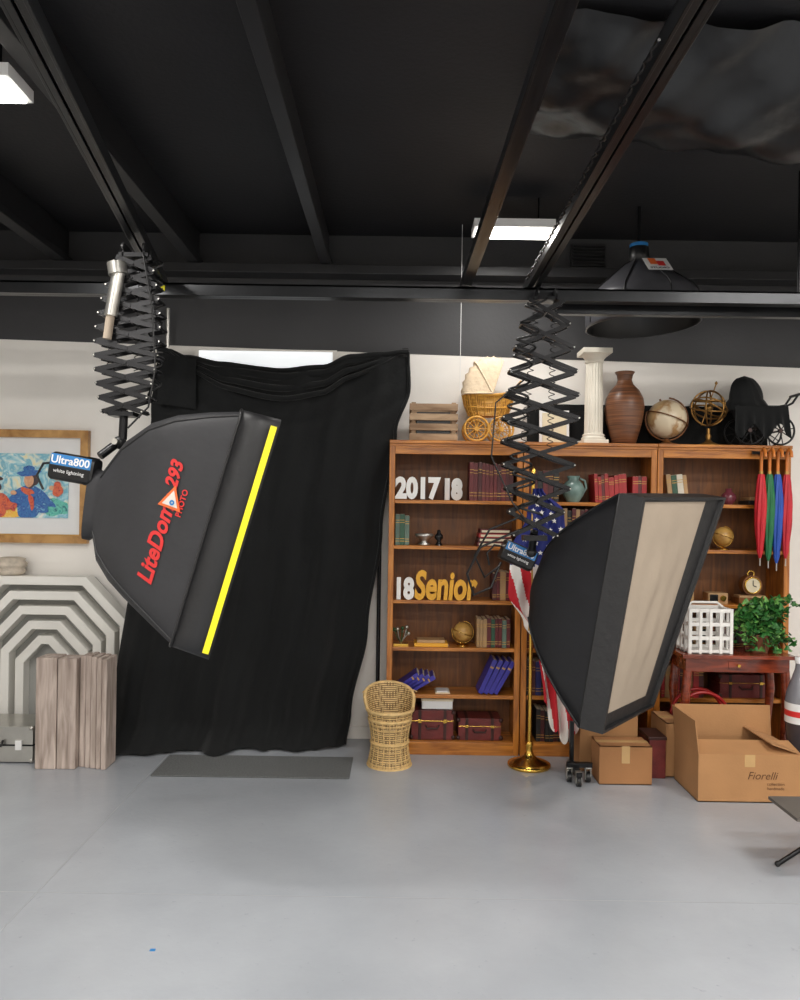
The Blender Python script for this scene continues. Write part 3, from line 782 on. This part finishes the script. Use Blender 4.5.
b=B('small_maroon_vase'); b.lathe([(.025,0),(.03,.005),(.052,.04),(.045,.07),(.02,.09),(.022,.11),(.018,.11),(.015,.09)],(2.26,5.3,1.721),m_mvase,24); b.done()
b=B('stack_of_books'); b.box(2.38,2.55,5.25,5.42,1.721,1.75,mbk); b.box(2.39,2.54,5.25,5.41,1.751,1.775,mt); b.done(.002)
globe('small_gold_globe',2.23,5.31,1.411,.065,m_glob,m_brass)
b=B('wooden_keepsake_box'); b.box(2.01,2.12,5.26,5.36,1.411,1.50,m_oakd); b.box(2.0,2.13,5.25,5.37,1.50,1.515,m_trd); b.cyl((2.065,5.25,1.46),(2.065,5.262,1.46),.012,m_brass); b.done(.002)
books(1.80,1.95,1.411,.2,[mr2,mt,mr1],y=5.24)
b=B('mantel_radio'); b.box(2.115,2.25,5.26,5.36,1.041,1.115,mt); b.box(2.125,2.18,5.252,5.262,1.05,1.105,m_blkm); b.cyl((2.215,5.25,1.08),(2.215,5.262,1.08),.02,m_brass); b.done(.003)
b=B('mantel_clock')
b.box(2.32,2.52,5.25,5.37,1.041,1.085,m_oakd); b.box(2.33,2.51,5.26,5.36,1.085,1.10,mt)
b.cyl((2.42,5.27,1.17),(2.42,5.34,1.17),.068,m_oakd,n=32); b.cyl((2.42,5.262,1.17),(2.42,5.27,1.17),.048,m_cream,n=32); b.torus((2.42,5.266,1.17),.052,.006,m_brass,Rx(pi/2))
b.bar((2.42,5.26,1.17),(2.42,5.26,1.205),.006,.003,m_blk); b.bar((2.42,5.26,1.17),(2.445,5.26,1.16),.006,.003,m_blk)
b.torus((2.42,5.30,1.245),.022,.006,m_brass,Rx(pi/2)); b.done(.002)
books(1.80,2.02,1.041,.22,[mbk,mr2,mt],y=5.24)
books(1.80,2.50,.721,.20,[mr2,mt,mbk,mr1,mg],y=5.3)
books(1.80,2.1,.401,.22,[mr3,mr2,mw,mt],y=5.24)
trunk(2.2,2.55,.401,.16); trunk(1.85,2.4,.086,.2)
# ------------------------------------------------------------------ top of bookcases
b=B('wooden_slat_crate'); m_cr=wood('grey_crate_wood',(120,92,66),(176,148,118),.7,sc=(1.5,8,8))
cx0,cx1,cy0,cy1=.055,.385,5.24,5.46
for k in range(4):
    z=TOP+.005+k*.068
    for yy in (cy0,cy1-.012): b.box(cx0,cx1,yy,yy+.012,z,z+.046,m_cr)
    for xx in (cx0+.001,cx1-.013): b.box(xx,xx+.012,cy0+.012,cy1-.012,z,z+.046,m_cr)
for xx in (cx0+.013,cx1-.043):
    for yy in (cy0+.012,cy1-.042): b.box(xx,xx+.03,yy,yy+.03,TOP,TOP+.265,m_cr)
b.box(cx0+.01,cx1-.01,cy0+.012,cy1-.012,TOP,TOP+.01,m_cr)
b.box(cx0+.05,cx1-.05,cy0+.02,cy1-.03,TOP+.011,TOP+.20,m_blk)
b.done(.002)
m_wy=wicker_mat('yellow_wicker',(150,96,24),(226,168,66),200)
m_wyp=M('yellow_cane',(206,150,58),.45,var=.15,vs=20)
m_hood=M('cream_lace_hood',(228,206,176),.8,var=.08,vs=25,bump=.5,bs=40)
b=B('wicker_doll_carriage')
cx,cy=.60,5.35
rings=[]
for lev in range(9):
    t=lev/8; rr=[]
    for i in range(36):
        a=2*pi*i/36; w_=.13+.05*t+.01*math.sin(t*pi); d_=.065+.02*t
        zz=TOP+.185+.14*t+.03*t*abs(math.cos(a))**2
        rr.append(V((cx+w_*math.cos(a),cy+d_*math.sin(a),zz)))
    rings.append(rr)
b.loft(rings,m_wy,True,False); b.tube(rings[-1],.009,m_wyp,8,closed=True); b.tube(rings[3],.006,m_wyp,6,closed=True)
b.loft([[V((cx+(p.x-cx)*.9,cy+(p.y-cy)*.88,p.z)) for p in r] for r in rings],m_hood)
for i in range(0,36,2): b.tube([r[i]+(r[i]-V((cx,cy,r[i].z))).normalized()*.003 for r in rings],.0035,m_wyp,5)
hr=[]
px0=cx+.02
for k in range(19):
    a=math.radians(0+112*k/18); rr=[]; rad=.235+(.014 if k%2 else 0)
    for j in range(21):
        g=pi*j/20; q=math.sin(g)**.55
        rr.append(V((px0-rad*q*math.cos(a)*.85,cy+.094*math.copysign(abs(math.cos(g))**.6,math.cos(g)),TOP+.335+rad*q*math.sin(a)*1.08)))
    hr.append(rr)
b.loft(hr,m_hood,closed=False)
for k in (0,9,18): b.tube(hr[k],.007,m_hood,6)
for wx in (-.085,.085):
    for wy in (-.085,.085):
        c=(cx+wx,cy+wy,TOP+.091); b.torus(c,.082,.008,m_wyp,Rx(pi/2),n=32)
        b.torus(c,.06,.003,m_wyp,Rx(pi/2),n=24,k=5)
        b.cyl((c[0],c[1]-.008,c[2]),(c[0],c[1]+.008,c[2]),.016,m_wyp,n=12)
        for k in range(10):
            a=k*pi/5; b.cyl(c,(c[0]+.08*math.cos(a),c[1],c[2]+.08*math.sin(a)),.0035,m_wyp,n=5)
    b.cyl((cx+wx,cy-.085,TOP+.091),(cx+wx,cy+.085,TOP+.091),.006,m_blkm,n=8)
    b.cyl((cx+wx,cy,TOP+.091),(cx+wx*.8,cy,TOP+.19),.007,m_wyp,n=6)
b.tube([(cx+.14,cy-.06,TOP+.28),(cx+.20,cy-.06,TOP+.38),(cx+.215,cy-.06,TOP+.42)],.006,m_wyp); b.tube([(cx+.14,cy+.06,TOP+.28),(cx+.20,cy+.06,TOP+.38),(cx+.215,cy+.06,TOP+.42)],.006,m_wyp)
b.cyl((cx+.215,cy-.07,TOP+.42),(cx+.215,cy+.07,TOP+.42),.008,m_wyp)
b.done(fixn=False)
b=B('black_cloth_panel'); 
rings=[[V((.90+1.72*i/80,5.505+.006*math.sin(i*.9),z)) for i in range(81)] for z in (TOP,TOP+.1,TOP+.2,TOP+.30)]
b.loft(rings,m_velvet,closed=False); b.loft([[p+V((0,.012,0)) for p in r] for r in rings],m_velvet,closed=False); b.done()
b=B('white_picture_board'); b.box(.98,1.19,5.46,5.475,TOP,TOP+.25,m_wl,Rx(-.05)); b.box(1.0,1.17,5.452,5.46,TOP+.02,TOP+.23,m_cream,Rx(-.05)); 
mz=min(p.z for p in b.v); b.v=[p-V((0,0,mz-TOP-.0003)) for p in b.v]; b.done()
m_col=M('plaster_column_white',(226,220,206),.6,var=.05)
b=B('fluted_plaster_column')
cx,cy=1.333,5.34
b.box(cx-.085,cx+.085,cy-.085,cy+.085,TOP,TOP+.03,m_col); b.lathe([(.08,.03),(.083,.045),(.072,.055),(.076,.068),(.066,.075)],(cx,cy,TOP),m_col,32)
rings=[]
for z,r_ in ((.075,.063),(.3,.062),(.56,.056)):
    rings.append([V((cx+(r_-(.006 if i%4==0 else 0))*math.cos(2*pi*i/64),cy+(r_-(.006 if i%4==0 else 0))*math.sin(2*pi*i/64),TOP+z)) for i in range(64)])
b.loft(rings,m_col,smooth=False)
b.lathe([(.056,.56),(.066,.57),(.062,.585),(.082,.61),(.09,.62)],(cx,cy,TOP),m_col,32); b.box(cx-.10,cx+.10,cy-.10,cy+.10,TOP+.62,TOP+.655,m_col); b.done(.003)
m_bv=wood('brown_striped_vase',(70,42,28),(136,88,58),.4,sc=(1,1,30))
b=B('tall_brown_vase'); b.lathe([(.07,0),(.08,.01),(.10,.08),(.126,.18),(.134,.26),(.127,.32),(.10,.375),(.058,.42),(.048,.45),(.055,.485),(.068,.505),(.062,.508),(.045,.48),(.04,.45)],(1.545,5.34,TOP),m_bv,40); b.done()
m_wg,nt,bs=base_mat('cream_world_globe')
tc=nt.nodes.new('ShaderNodeTexCoord'); n=nt.nodes.new('ShaderNodeTexNoise'); n.inputs['Scale'].default_value=7; n.inputs['Detail'].default_value=8
r=nt.nodes.new('ShaderNodeValToRGB'); r.color_ramp.elements[0].position=.46; r.color_ramp.elements[0].color=lin((214,198,170)); r.color_ramp.elements[1].position=.53; r.color_ramp.elements[1].color=lin((168,128,84))
e=r.color_ramp.elements.new(.6); e.color=lin((196,166,120))
nt.links.new(tc.outputs['Object'],n.inputs['Vector']); nt.links.new(n.outputs['Fac'],r.inputs['Fac']); nt.links.new(r.outputs['Color'],bs.inputs['Base Color']); bs.inputs['Roughness'].default_value=.35
globe('world_globe',1.84,5.34,TOP,.134,m_wg,m_oakd)
b=B('brass_armillary_sphere'); c=V((2.13,5.34,TOP+.265)); m_ab=M('aged_brass',(150,112,60),.35,metal=.8,var=.2)
b.lathe([(.07,0),(.072,.012),(.03,.03),(.014,.05),(.022,.07),(.012,.09),(.012,.125)],(2.13,5.34,TOP),m_ab,24)
for Rm in (Rx(pi/2),Rx(pi/2)@Ry(pi/3),Rx(pi/2)@Ry(-pi/3),Rx(.3),Rx(-.4)@Ry(.4),Ry(.5)):
    b.torus(c,.120,.006,m_ab,Rm,n=40,k=6)
b.torus(c+V((0,0,.05)),.105,.005,m_ab,Rx(.1)); b.sph(c,.03,m_ab,12)
b.cyl(c-V((0.05,0,.12)),c+V((0.05,0,.17)),.004,m_ab); b.lathe([(.001,.03),(.012,.015),(.001,0)],(2.13+.05,5.34,c.z+.16),m_ab,8); b.done()
# dark doll carriage under a draped black hat / cloth
b=B('black_doll_carriage')
for cc,rr_ in ((V((2.37,5.24,TOP+.105)),.095),(V((2.37,5.42,TOP+.105)),.095),(V((2.58,5.24,TOP+.105)),.095),(V((2.58,5.42,TOP+.105)),.095)):
    b.torus(cc,rr_,.007,m_blkm,Rx(pi/2),n=32)
    for k in range(8):
        a=k*pi/4+.2; b.cyl(cc,cc+V((rr_*math.cos(a),0,rr_*math.sin(a))),.0035,m_blkm,n=6)
    b.cyl(cc-V((0,.012,0)),cc+V((0,.012,0)),.014,m_trd,n=12)
for x in (2.37,2.58): b.cyl((x,5.24,TOP+.105),(x,5.42,TOP+.105),.007,m_blkm,n=8)
rings=[]
for lev in range(8):
    t=lev/7; rr=[]
    for i in range(32):
        a=2*pi*i/32; rr.append(V((2.46+(.13+.06*t)*math.cos(a),5.33+(.055+.025*t)*math.sin(a),TOP+.13+.13*t+.03*t*math.cos(a)**2)))
    rings.append(rr)
b.loft(rings,m_fab3,True,True); b.tube(rings[-1],.009,m_blkm,8,closed=True)
# cloth skirt falling in front of the wheels
rings=[]
for lev in range(8):
    t=lev/7
    rings.append([V((2.27+.36*i/40+.02*t*(i/40-.5),5.235-.02*t+.012*math.sin(i*.9)*t,TOP+.27-(.17+.05*math.sin(i*.35))*t)) for i in range(41)])
b.loft(rings,m_velvet,closed=False)
rings=[]
for lev in range(14):
    t=lev/13; rr=[]
    for i in range(36):
        a=2*pi*i/36
        base=.155*(1-t)**.9+.0 if t<.25 else .105*(1-((t-.25)/.75)**2.2)**.5+.004
        r_=base*(1+.07*math.sin(a*4+2)+.04*math.sin(a*9+lev*.4))
        rr.append(V((2.39-.02*t+r_*math.cos(a),5.33+r_*.55*math.sin(a),TOP+.25+.24*t+.012*math.cos(a*2)*(1-t))))
    rings.append(rr)
b.loft(rings,m_velvet,True,True)
b.tube([(2.62,5.28,TOP+.27),(2.68,5.28,TOP+.30),(2.72,5.28,TOP+.36)],.008,m_blkm); b.tube([(2.62,5.38,TOP+.27),(2.68,5.38,TOP+.30),(2.72,5.38,TOP+.36)],.008,m_blkm); b.cyl((2.72,5.27,TOP+.36),(2.72,5.39,TOP+.36),.010,m_blkm)
b.done(fixn=False)
# ------------------------------------------------------------------ umbrellas
b=B('umbrella_wall_hook'); b.box(2.36,2.63,5.165,5.182,2.06,2.08,m_blkm)
for x in (2.40,2.455,2.51,2.57): b.cyl((x,5.12,2.075),(x,5.17,2.07),.005,m_blkm,n=6)
b.done()
m_hand=M('umbrella_wood_handle',(206,120,50),.35,var=.1)
for x,col,dz,L in ((2.40,(196,30,44),0.04,.70),(2.455,(28,110,66),0.02,.72),(2.51,(36,80,170),0.0,.74),(2.57,(190,36,50),.03,.70)):
    b=B('closed_umbrella'); mm=M('umbrella_nylon_%d'%col[0],col,.45,var=.15)
    zt=2.085; yy=5.125
    pts=[(x+.0,yy-.06,zt-.05),(x,yy-.055,zt-.015),(x,yy-.03,zt+.008),(x,yy-.004,zt-.012),(x,yy,zt-.05),(x,yy,zt-.15)]
    b.tube(pts,.011,m_hand); b.cyl((x,yy,zt-.14),(x,yy,zt-.17),.013,m_gilt,n=10)
    rings=[]
    for lev in range(14):
        t=lev/13; rr=[]
        for i in range(32):
            a=2*pi*i/32; r_=(.016+.018*math.sin(pi*min(1,t*1.15))**.8 if t<.85 else .02*(1-t)/.15+.006)*(1+.22*math.sin(a*8+t*5))
            rr.append(V((x+r_*math.cos(a),yy+r_*math.sin(a),zt-.16-L*.8*t)))
        rings.append(rr)
    b.loft(rings,mm,True,True); b.cyl((x,yy,zt-.16-L*.8),(x,yy,zt-.21-L*.8),.005,m_silver,n=8); b.done()
# ------------------------------------------------------------------ flag on pole
m_fr=M('flag_red',(206,34,48),.7,var=.12); m_fw=M('flag_white',(244,240,234),.7,var=.05); m_fb=M('flag_blue',(30,40,116),.7,var=.12)
b=B('american_flag_on_stand')
px,py=.862,5.0
b.lathe([(.135,0),(.14,.006),(.138,.02),(.11,.032),(.06,.05),(.035,.07),(.025,.09),(.022,.13),(.028,.14),(.02,.16)],(px,py,0),m_brass,40)
b.cyl((px,py,.15),(px,py,1.86),.013,m_brass); b.lathe([(.001,.09),(.02,.05),(.012,.02),(.022,.01),(.014,0)],(px,py,1.86),m_brass,16)
def flagP(s_,t,o=0):
    xl=interp(t,[(0,-.015),(.12,-.05),(.3,-.15),(.5,-.16),(.64,-.06),(.75,.035),(1,.07)])
    xr=interp(t,[(0,.05),(.1,.19),(.3,.22),(.5,.24),(.75,.28),(1,.30)])
    x=px+xl+(xr-xl)*s_
    zb=.56-.36*math.sin(pi*min(1,.10+s_*.66))+.03*math.sin(s_*19)
    z=1.80+(zb-1.80)*t
    y=py-.085+.038*math.sin(s_*20+t*4)*(.3+.7*t)
    return V((x,y-o,z))
NU,NV=72,80
rows=[[flagP(i/NU,j/NV) for i in range(NU+1)] for j in range(NV+1)]
for j in range(NV):
    t=(j+.5)/NV
    for i in range(NU):
        s_=(i+.5)/NU
        q=s_*5-t*4.2+.35*math.sin(t*7)+8.45
        canton= t<.36-.10*s_ 
        m=m_fb if canton else (m_fr if int(q)%2==0 else m_fw)
        b.add([rows[j][i],rows[j][i+1],rows[j+1][i+1],rows[j+1][i]],[(0,1,2,3)],m,True)
for r_ in range(10):
    for c_ in range(4):
        uu=.14+.24*c_+(.1 if r_%2 else 0); vv=.035+.032*r_
        if uu>.92 or vv>.32-.09*uu: continue
        cpt=flagP(uu,vv,.012); pts=[]
        for k in range(10):
            a=k*pi/5; q=.018 if k%2==0 else .0075; pts.append(cpt+V((q*math.sin(a),0,q*math.cos(a))))
        b.add(pts,[tuple(range(10))],m_fw)
b.tube([(px,py-.02,1.8),(px-.03,py-.13,1.5),(px-.02,py-.14,1.2),(px-.035,py-.13,.9)],.006,m_gilt)
b.done(fixn=False)
# ------------------------------------------------------------------ console table, crate, ivy
m_mah=wood('mahogany',(90,34,18),(146,62,34),.25,sc=(2,10,10),coat=.4)
b=B('mahogany_console_table')
tx0,tx1,ty0,ty1=1.80,2.52,4.86,5.17
b.box(tx0,tx1,ty0,ty1,.738,.762,m_mah); b.box(tx0+.03,tx1-.03,ty0+.03,ty1-.02,.65,.738,m_mah)
for x in (tx0+.05,tx1-.05):
    for y in (ty0+.05,ty1-.04):
        s_=1 if x>2.1 else -1
        b.tube([(x,y,.66),(x+s_*.012,y,.5),(x,y,.3),(x-s_*.012,y,.12),(x+s_*.008,y,.02),(x+s_*.012,y,0)],[.028,.03,.021,.015,.016,.02],m_mah,10)
b.box((tx0+tx1)/2-.06,(tx0+tx1)/2+.06,ty0+.024,ty0+.03,.672,.72,m_mah); b.cyl(((tx0+tx1)/2,ty0+.01,.695),((tx0+tx1)/2,ty0+.03,.695),.01,m_brass,n=10)
b.done(.004)
b=B('white_lattice_basket')
lx0,lx1,ly0,ly1,lz0,lz1=1.85,2.13,4.90,5.12,.763,1.05
for k in range(4):
    z=lz0+(lz1-lz0-.024)*k/3
    b.box(lx0,lx1,ly0,ly0+.012,z,z+.024,m_num); b.box(lx0,lx1,ly1-.012,ly1,z,z+.024,m_num)
    b.box(lx0,lx0+.012,ly0,ly1,z,z+.024,m_num); b.box(lx1-.012,lx1,ly0,ly1,z,z+.024,m_num)
for k in range(5):
    x=lx0+(lx1-lx0-.020)*k/4
    b.box(x,x+.020,ly0-.003,ly0+.010,lz0,lz1,m_num); b.box(x,x+.020,ly1-.010,ly1+.003,lz0,lz1,m_num)
for k in range(4):
    y=ly0+(ly1-ly0-.018)*k/3
    b.box(lx0-.003,lx0+.01,y,y+.018,lz0,lz1,m_num); b.box(lx1-.01,lx1+.003,y,y+.018,lz0,lz1,m_num)
b.box(lx0,lx1,ly0,ly1,lz0,lz0+.01,m_num)
b.tube([(lx0+.02,5.01,lz1),(lx0+.06,5.01,lz1+.03),(lx1-.06,5.01,lz1+.03),(lx1-.02,5.01,lz1)],.008,m_num)
b.done(.002)
b=B('potted_ivy')
m_pot=M('terracotta',(130,80,56),.7); ml1=M('ivy_leaf',(46,104,44),.45,var=.3,vs=15); ml2=M('ivy_leaf_light',(100,150,74),.45,var=.25,vs=15)
pc=V((2.345,5.00,.763))
b.lathe([(.05,0),(.052,.005),(.07,.10),(.075,.105),(.075,.12),(.065,.12),(.06,.10),(.001,.095)],pc,m_pot,24)
def leaf(p,s_,R,m):
    sh=[(0,0),(.5,-.15),(.75,.25),(.45,.4),(.4,.75),(0,1.15),(-.4,.75),(-.45,.4),(-.75,.25),(-.5,-.15)]
    vs=[p+R@V((a*s_,c*s_,-.25*s_*abs(a)-.15*s_*c*c)) for a,c in sh]+[p+R@V((0,.4*s_,.06*s_))]
    vs=[V((max(2.15,q.x),q.y,max(.768,q.z))) for q in vs]
    b.add(vs,[(i,(i+1)%10,10) for i in range(10)],m)
for k in range(60):
    a=random.uniform(0,2*pi); r_=random.uniform(.06,.21); tz=random.uniform(-.12,.22)
    e=pc+V((r_*1.0*math.cos(a)+.02,r_*.55*math.sin(a)-.03,.12+tz)); mid=pc+V((r_*.5*math.cos(a),r_*.4*math.sin(a),.2+max(tz,0)*.6))
    b.tube([pc+V((0,0,.10)),mid,e],.003,m_leafd,5)
    for q in range(11):
        t=.2+.8*q/10; p=mid.lerp(e,t)+V([random.uniform(-.03,.03) for _ in range(3)])
        leaf(p,random.uniform(.024,.040),Rz(random.uniform(0,2*pi))@Rx(random.uniform(.3,1.5)),random.choice([ml1,ml1,ml2]))
b.done(fixn=False)
# ------------------------------------------------------------------ cardboard boxes etc
m_cb=M('cardboard',(162,114,72),.8,var=.08,vs=4,bump=.1); m_cb2=M('cardboard_tan',(174,128,84),.8,var=.08,vs=4,bump=.1); m_tape=M('packing_tape',(194,158,108),.25,var=.05)
def carton(name,x0,x1,y0,y1,h,m,open_=False,flap=.12):
    b=B(name); t=.006
    b.box(x0,x1,y0,y0+t,0,h,m); b.box(x0,x1,y1-t,y1,0,h,m); b.box(x0,x0+t,y0+t,y1-t,0,h,m); b.box(x1-t,x1,y0+t,y1-t,0,h,m); b.box(x0,x1,y0,y1,0,t,m)
    if open_:
        b.box(x0+.003,x1-.003,y1-t,y1,h,h+flap,m,Rx(-.12),((x0+x1)/2,y1,h))
        b.box(x0+.003,x1-.003,y0,y0+t,h,h+flap*.9,m,Rx(-1.35),((x0+x1)/2,y0,h))
        b.box(x0,x0+t,y0+.003,y1-.003,h,h+flap,m,Ry(-.12),(x0,(y0+y1)/2,h))
        b.box(x1-t,x1,y0+.008,y1-.008,h,h+flap,m,Ry(-1.25),(x1,(y0+y1)/2,h+.004))
    else:
        ym=(y0+y1)/2; b.box(x0,x1,y0,ym-.001,h-t,h,m); b.box(x0,x1,ym+.001,y1,h-t,h,m)
        b.box(x0+.0,x1,ym-.025,ym+.025,h,h+.001,m_tape)
    return b
b=carton('cardboard_box',1.235,1.555,4.68,4.88,.235,m_cb); b.box(1.37,1.42,4.679,4.68,.13,.235,m_tape); b.done(.002)
b=carton('cardboard_box',1.17,1.54,4.92,5.15,.36,m_cb2,True,.11); b.done(.002)
b=carton('cardboard_box',1.69,1.795,4.83,5.12,.34,m_cb2,False); b.done(.002)
b=B('red_wooden_box'); b.box(1.575,1.68,4.80,5.0,0,.24,m_tr); b.box(1.57,1.685,4.795,5.005,.24,.26,m_trd); b.done(.003)
b=carton('cardboard_box',1.735,2.335,4.42,4.80,.275,m_cb2,True,.19)
m_ink=M('brown_print',(96,62,36),.7)
b.text('Fiorelli',.062,0,lambda x,y,z:V((2.10+x,4.418,.135+y)),m_ink,shear=.3); b.text('collection',.026,0,lambda x,y,z:V((2.18+x,4.418,.10+y)),m_ink); b.text('handmade',.024,0,lambda x,y,z:V((2.18+x,4.418,.075+y)),m_ink)
b.box(2.0,2.06,4.4185,4.42,.205,.275,m_tape)
b.done(.002)
b=B('red_hoop_basket'); m_rl=M('red_lacquer',(150,30,30),.3,var=.15)
b.torus((1.98,4.98,.33),.17,.012,m_rl,Rx(pi/2),n=40); b.torus((1.98,5.08,.33),.17,.012,m_rl,Rx(pi/2),n=40)
b.lathe([(.10,0),(.11,.01),(.16,.16),(.17,.17),(.16,.17),(.10,.015)],(1.98,5.03,.002),m_rl,28,sq=.5); b.done()
b=B('caster_dolly')
b.bar((1.10,4.62,.075),(1.10,4.86,.075),.035,.03,m_blkm,(0,0,1)); b.bar((1.045,4.72,.105),(1.2,4.72,.105),.03,.03,m_blkm,(0,0,1)); b.bar((1.10,4.84,.07),(1.10,4.84,.34),.025,.025,m_blkm)
for p in ((1.10,4.64),(1.10,4.85),(1.06,4.72),(1.175,4.72)):
    b.cyl((p[0]-.012,p[1],.032),(p[0]+.012,p[1],.032),.032,m_blk,n=20); b.cyl((p[0]-.015,p[1],.032),(p[0]+.015,p[1],.032),.012,m_silver,n=12)
    b.box(p[0]-.018,p[0]-.014,p[1]-.015,p[1]+.015,.02,.09,m_silver); b.box(p[0]+.014,p[0]+.018,p[1]-.015,p[1]+.015,.02,.09,m_silver); b.box(p[0]-.018,p[0]+.018,p[1]-.018,p[1]+.018,.085,.092,m_silver)
b.done()
b=B('giant_display_bottle'); m_cola=M('dark_bottle_glass',(58,54,58),.15,var=.1); m_gl=M('grey_glass',(120,120,126),.2)
bx,by=2.455,4.68
b.lathe([(.075,0),(.085,.01),(.088,.05),(.082,.18),(.076,.26),(.084,.34),(.09,.42)],(bx,by,0),m_cola,32)
b.lathe([(.0905,.40),(.0905,.52)],(bx,by,0),m_wl,32); b.lathe([(.091,.44),(.091,.475)],(bx,by,0),m_red,32); b.lathe([(.09,.52),(.082,.58),(.055,.66),(.036,.72),(.032,.76)],(bx,by,0),m_gl,32)
b.lathe([(.036,.755),(.038,.79),(.001,.792)],(bx,by,0),m_wl,24)
b.done()
b=B('low_tripod_table')
b.box(1.80,2.5,3.45,3.72,.28,.295,M('grey_board',(90,84,78),.6)); b.cyl((2.12,3.6,.08),(2.12,3.6,.28),.018,m_blkm)
for (x,y) in ((1.80,3.62),(2.30,3.46),(2.30,3.86)):
    b.tube([(2.12,3.6,.24),(x,y,.012)],.011,m_blkm); b.tube([(2.12,3.6,.10),((x+2.12)/2,(y+3.6)/2,.13)],.006,m_blkm); b.sph((x,y,.014),.014,m_blk,10)
b.done()
b=B('hanging_pull_cord'); b.cyl((.40,5.3,2.40),(.40,5.3,CZ),.002,m_wl,n=6); b.done()
b=B('blue_tape_scrap'); b.box(-.905,-.885,2.855,2.87,.0005,.0015,m_blue); b.done()
# ------------------------------------------------------------------ world, camera
w=bpy.data.worlds.new('world'); S.world=w; w.use_nodes=True
w.node_tree.nodes['Background'].inputs[0].default_value=(.9,.95,1,1); w.node_tree.nodes['Background'].inputs[1].default_value=.15
cam=bpy.data.cameras.new('camera'); co=bpy.data.objects.new('camera',cam); S.collection.objects.link(co)
co.location=(0,0,1.65); co.rotation_mode='QUATERNION'
co.rotation_quaternion=(Matrix.Rotation(pi/2,3,'X')@Matrix.Rotation(.015,3,'Z')).to_quaternion()
cam.sensor_width=36; cam.lens=27.72; cam.shift_y=.01; cam.clip_start=.05
S.camera=co
S.view_settings.view_transform='Standard'; S.view_settings.look='None'; S.view_settings.exposure=0
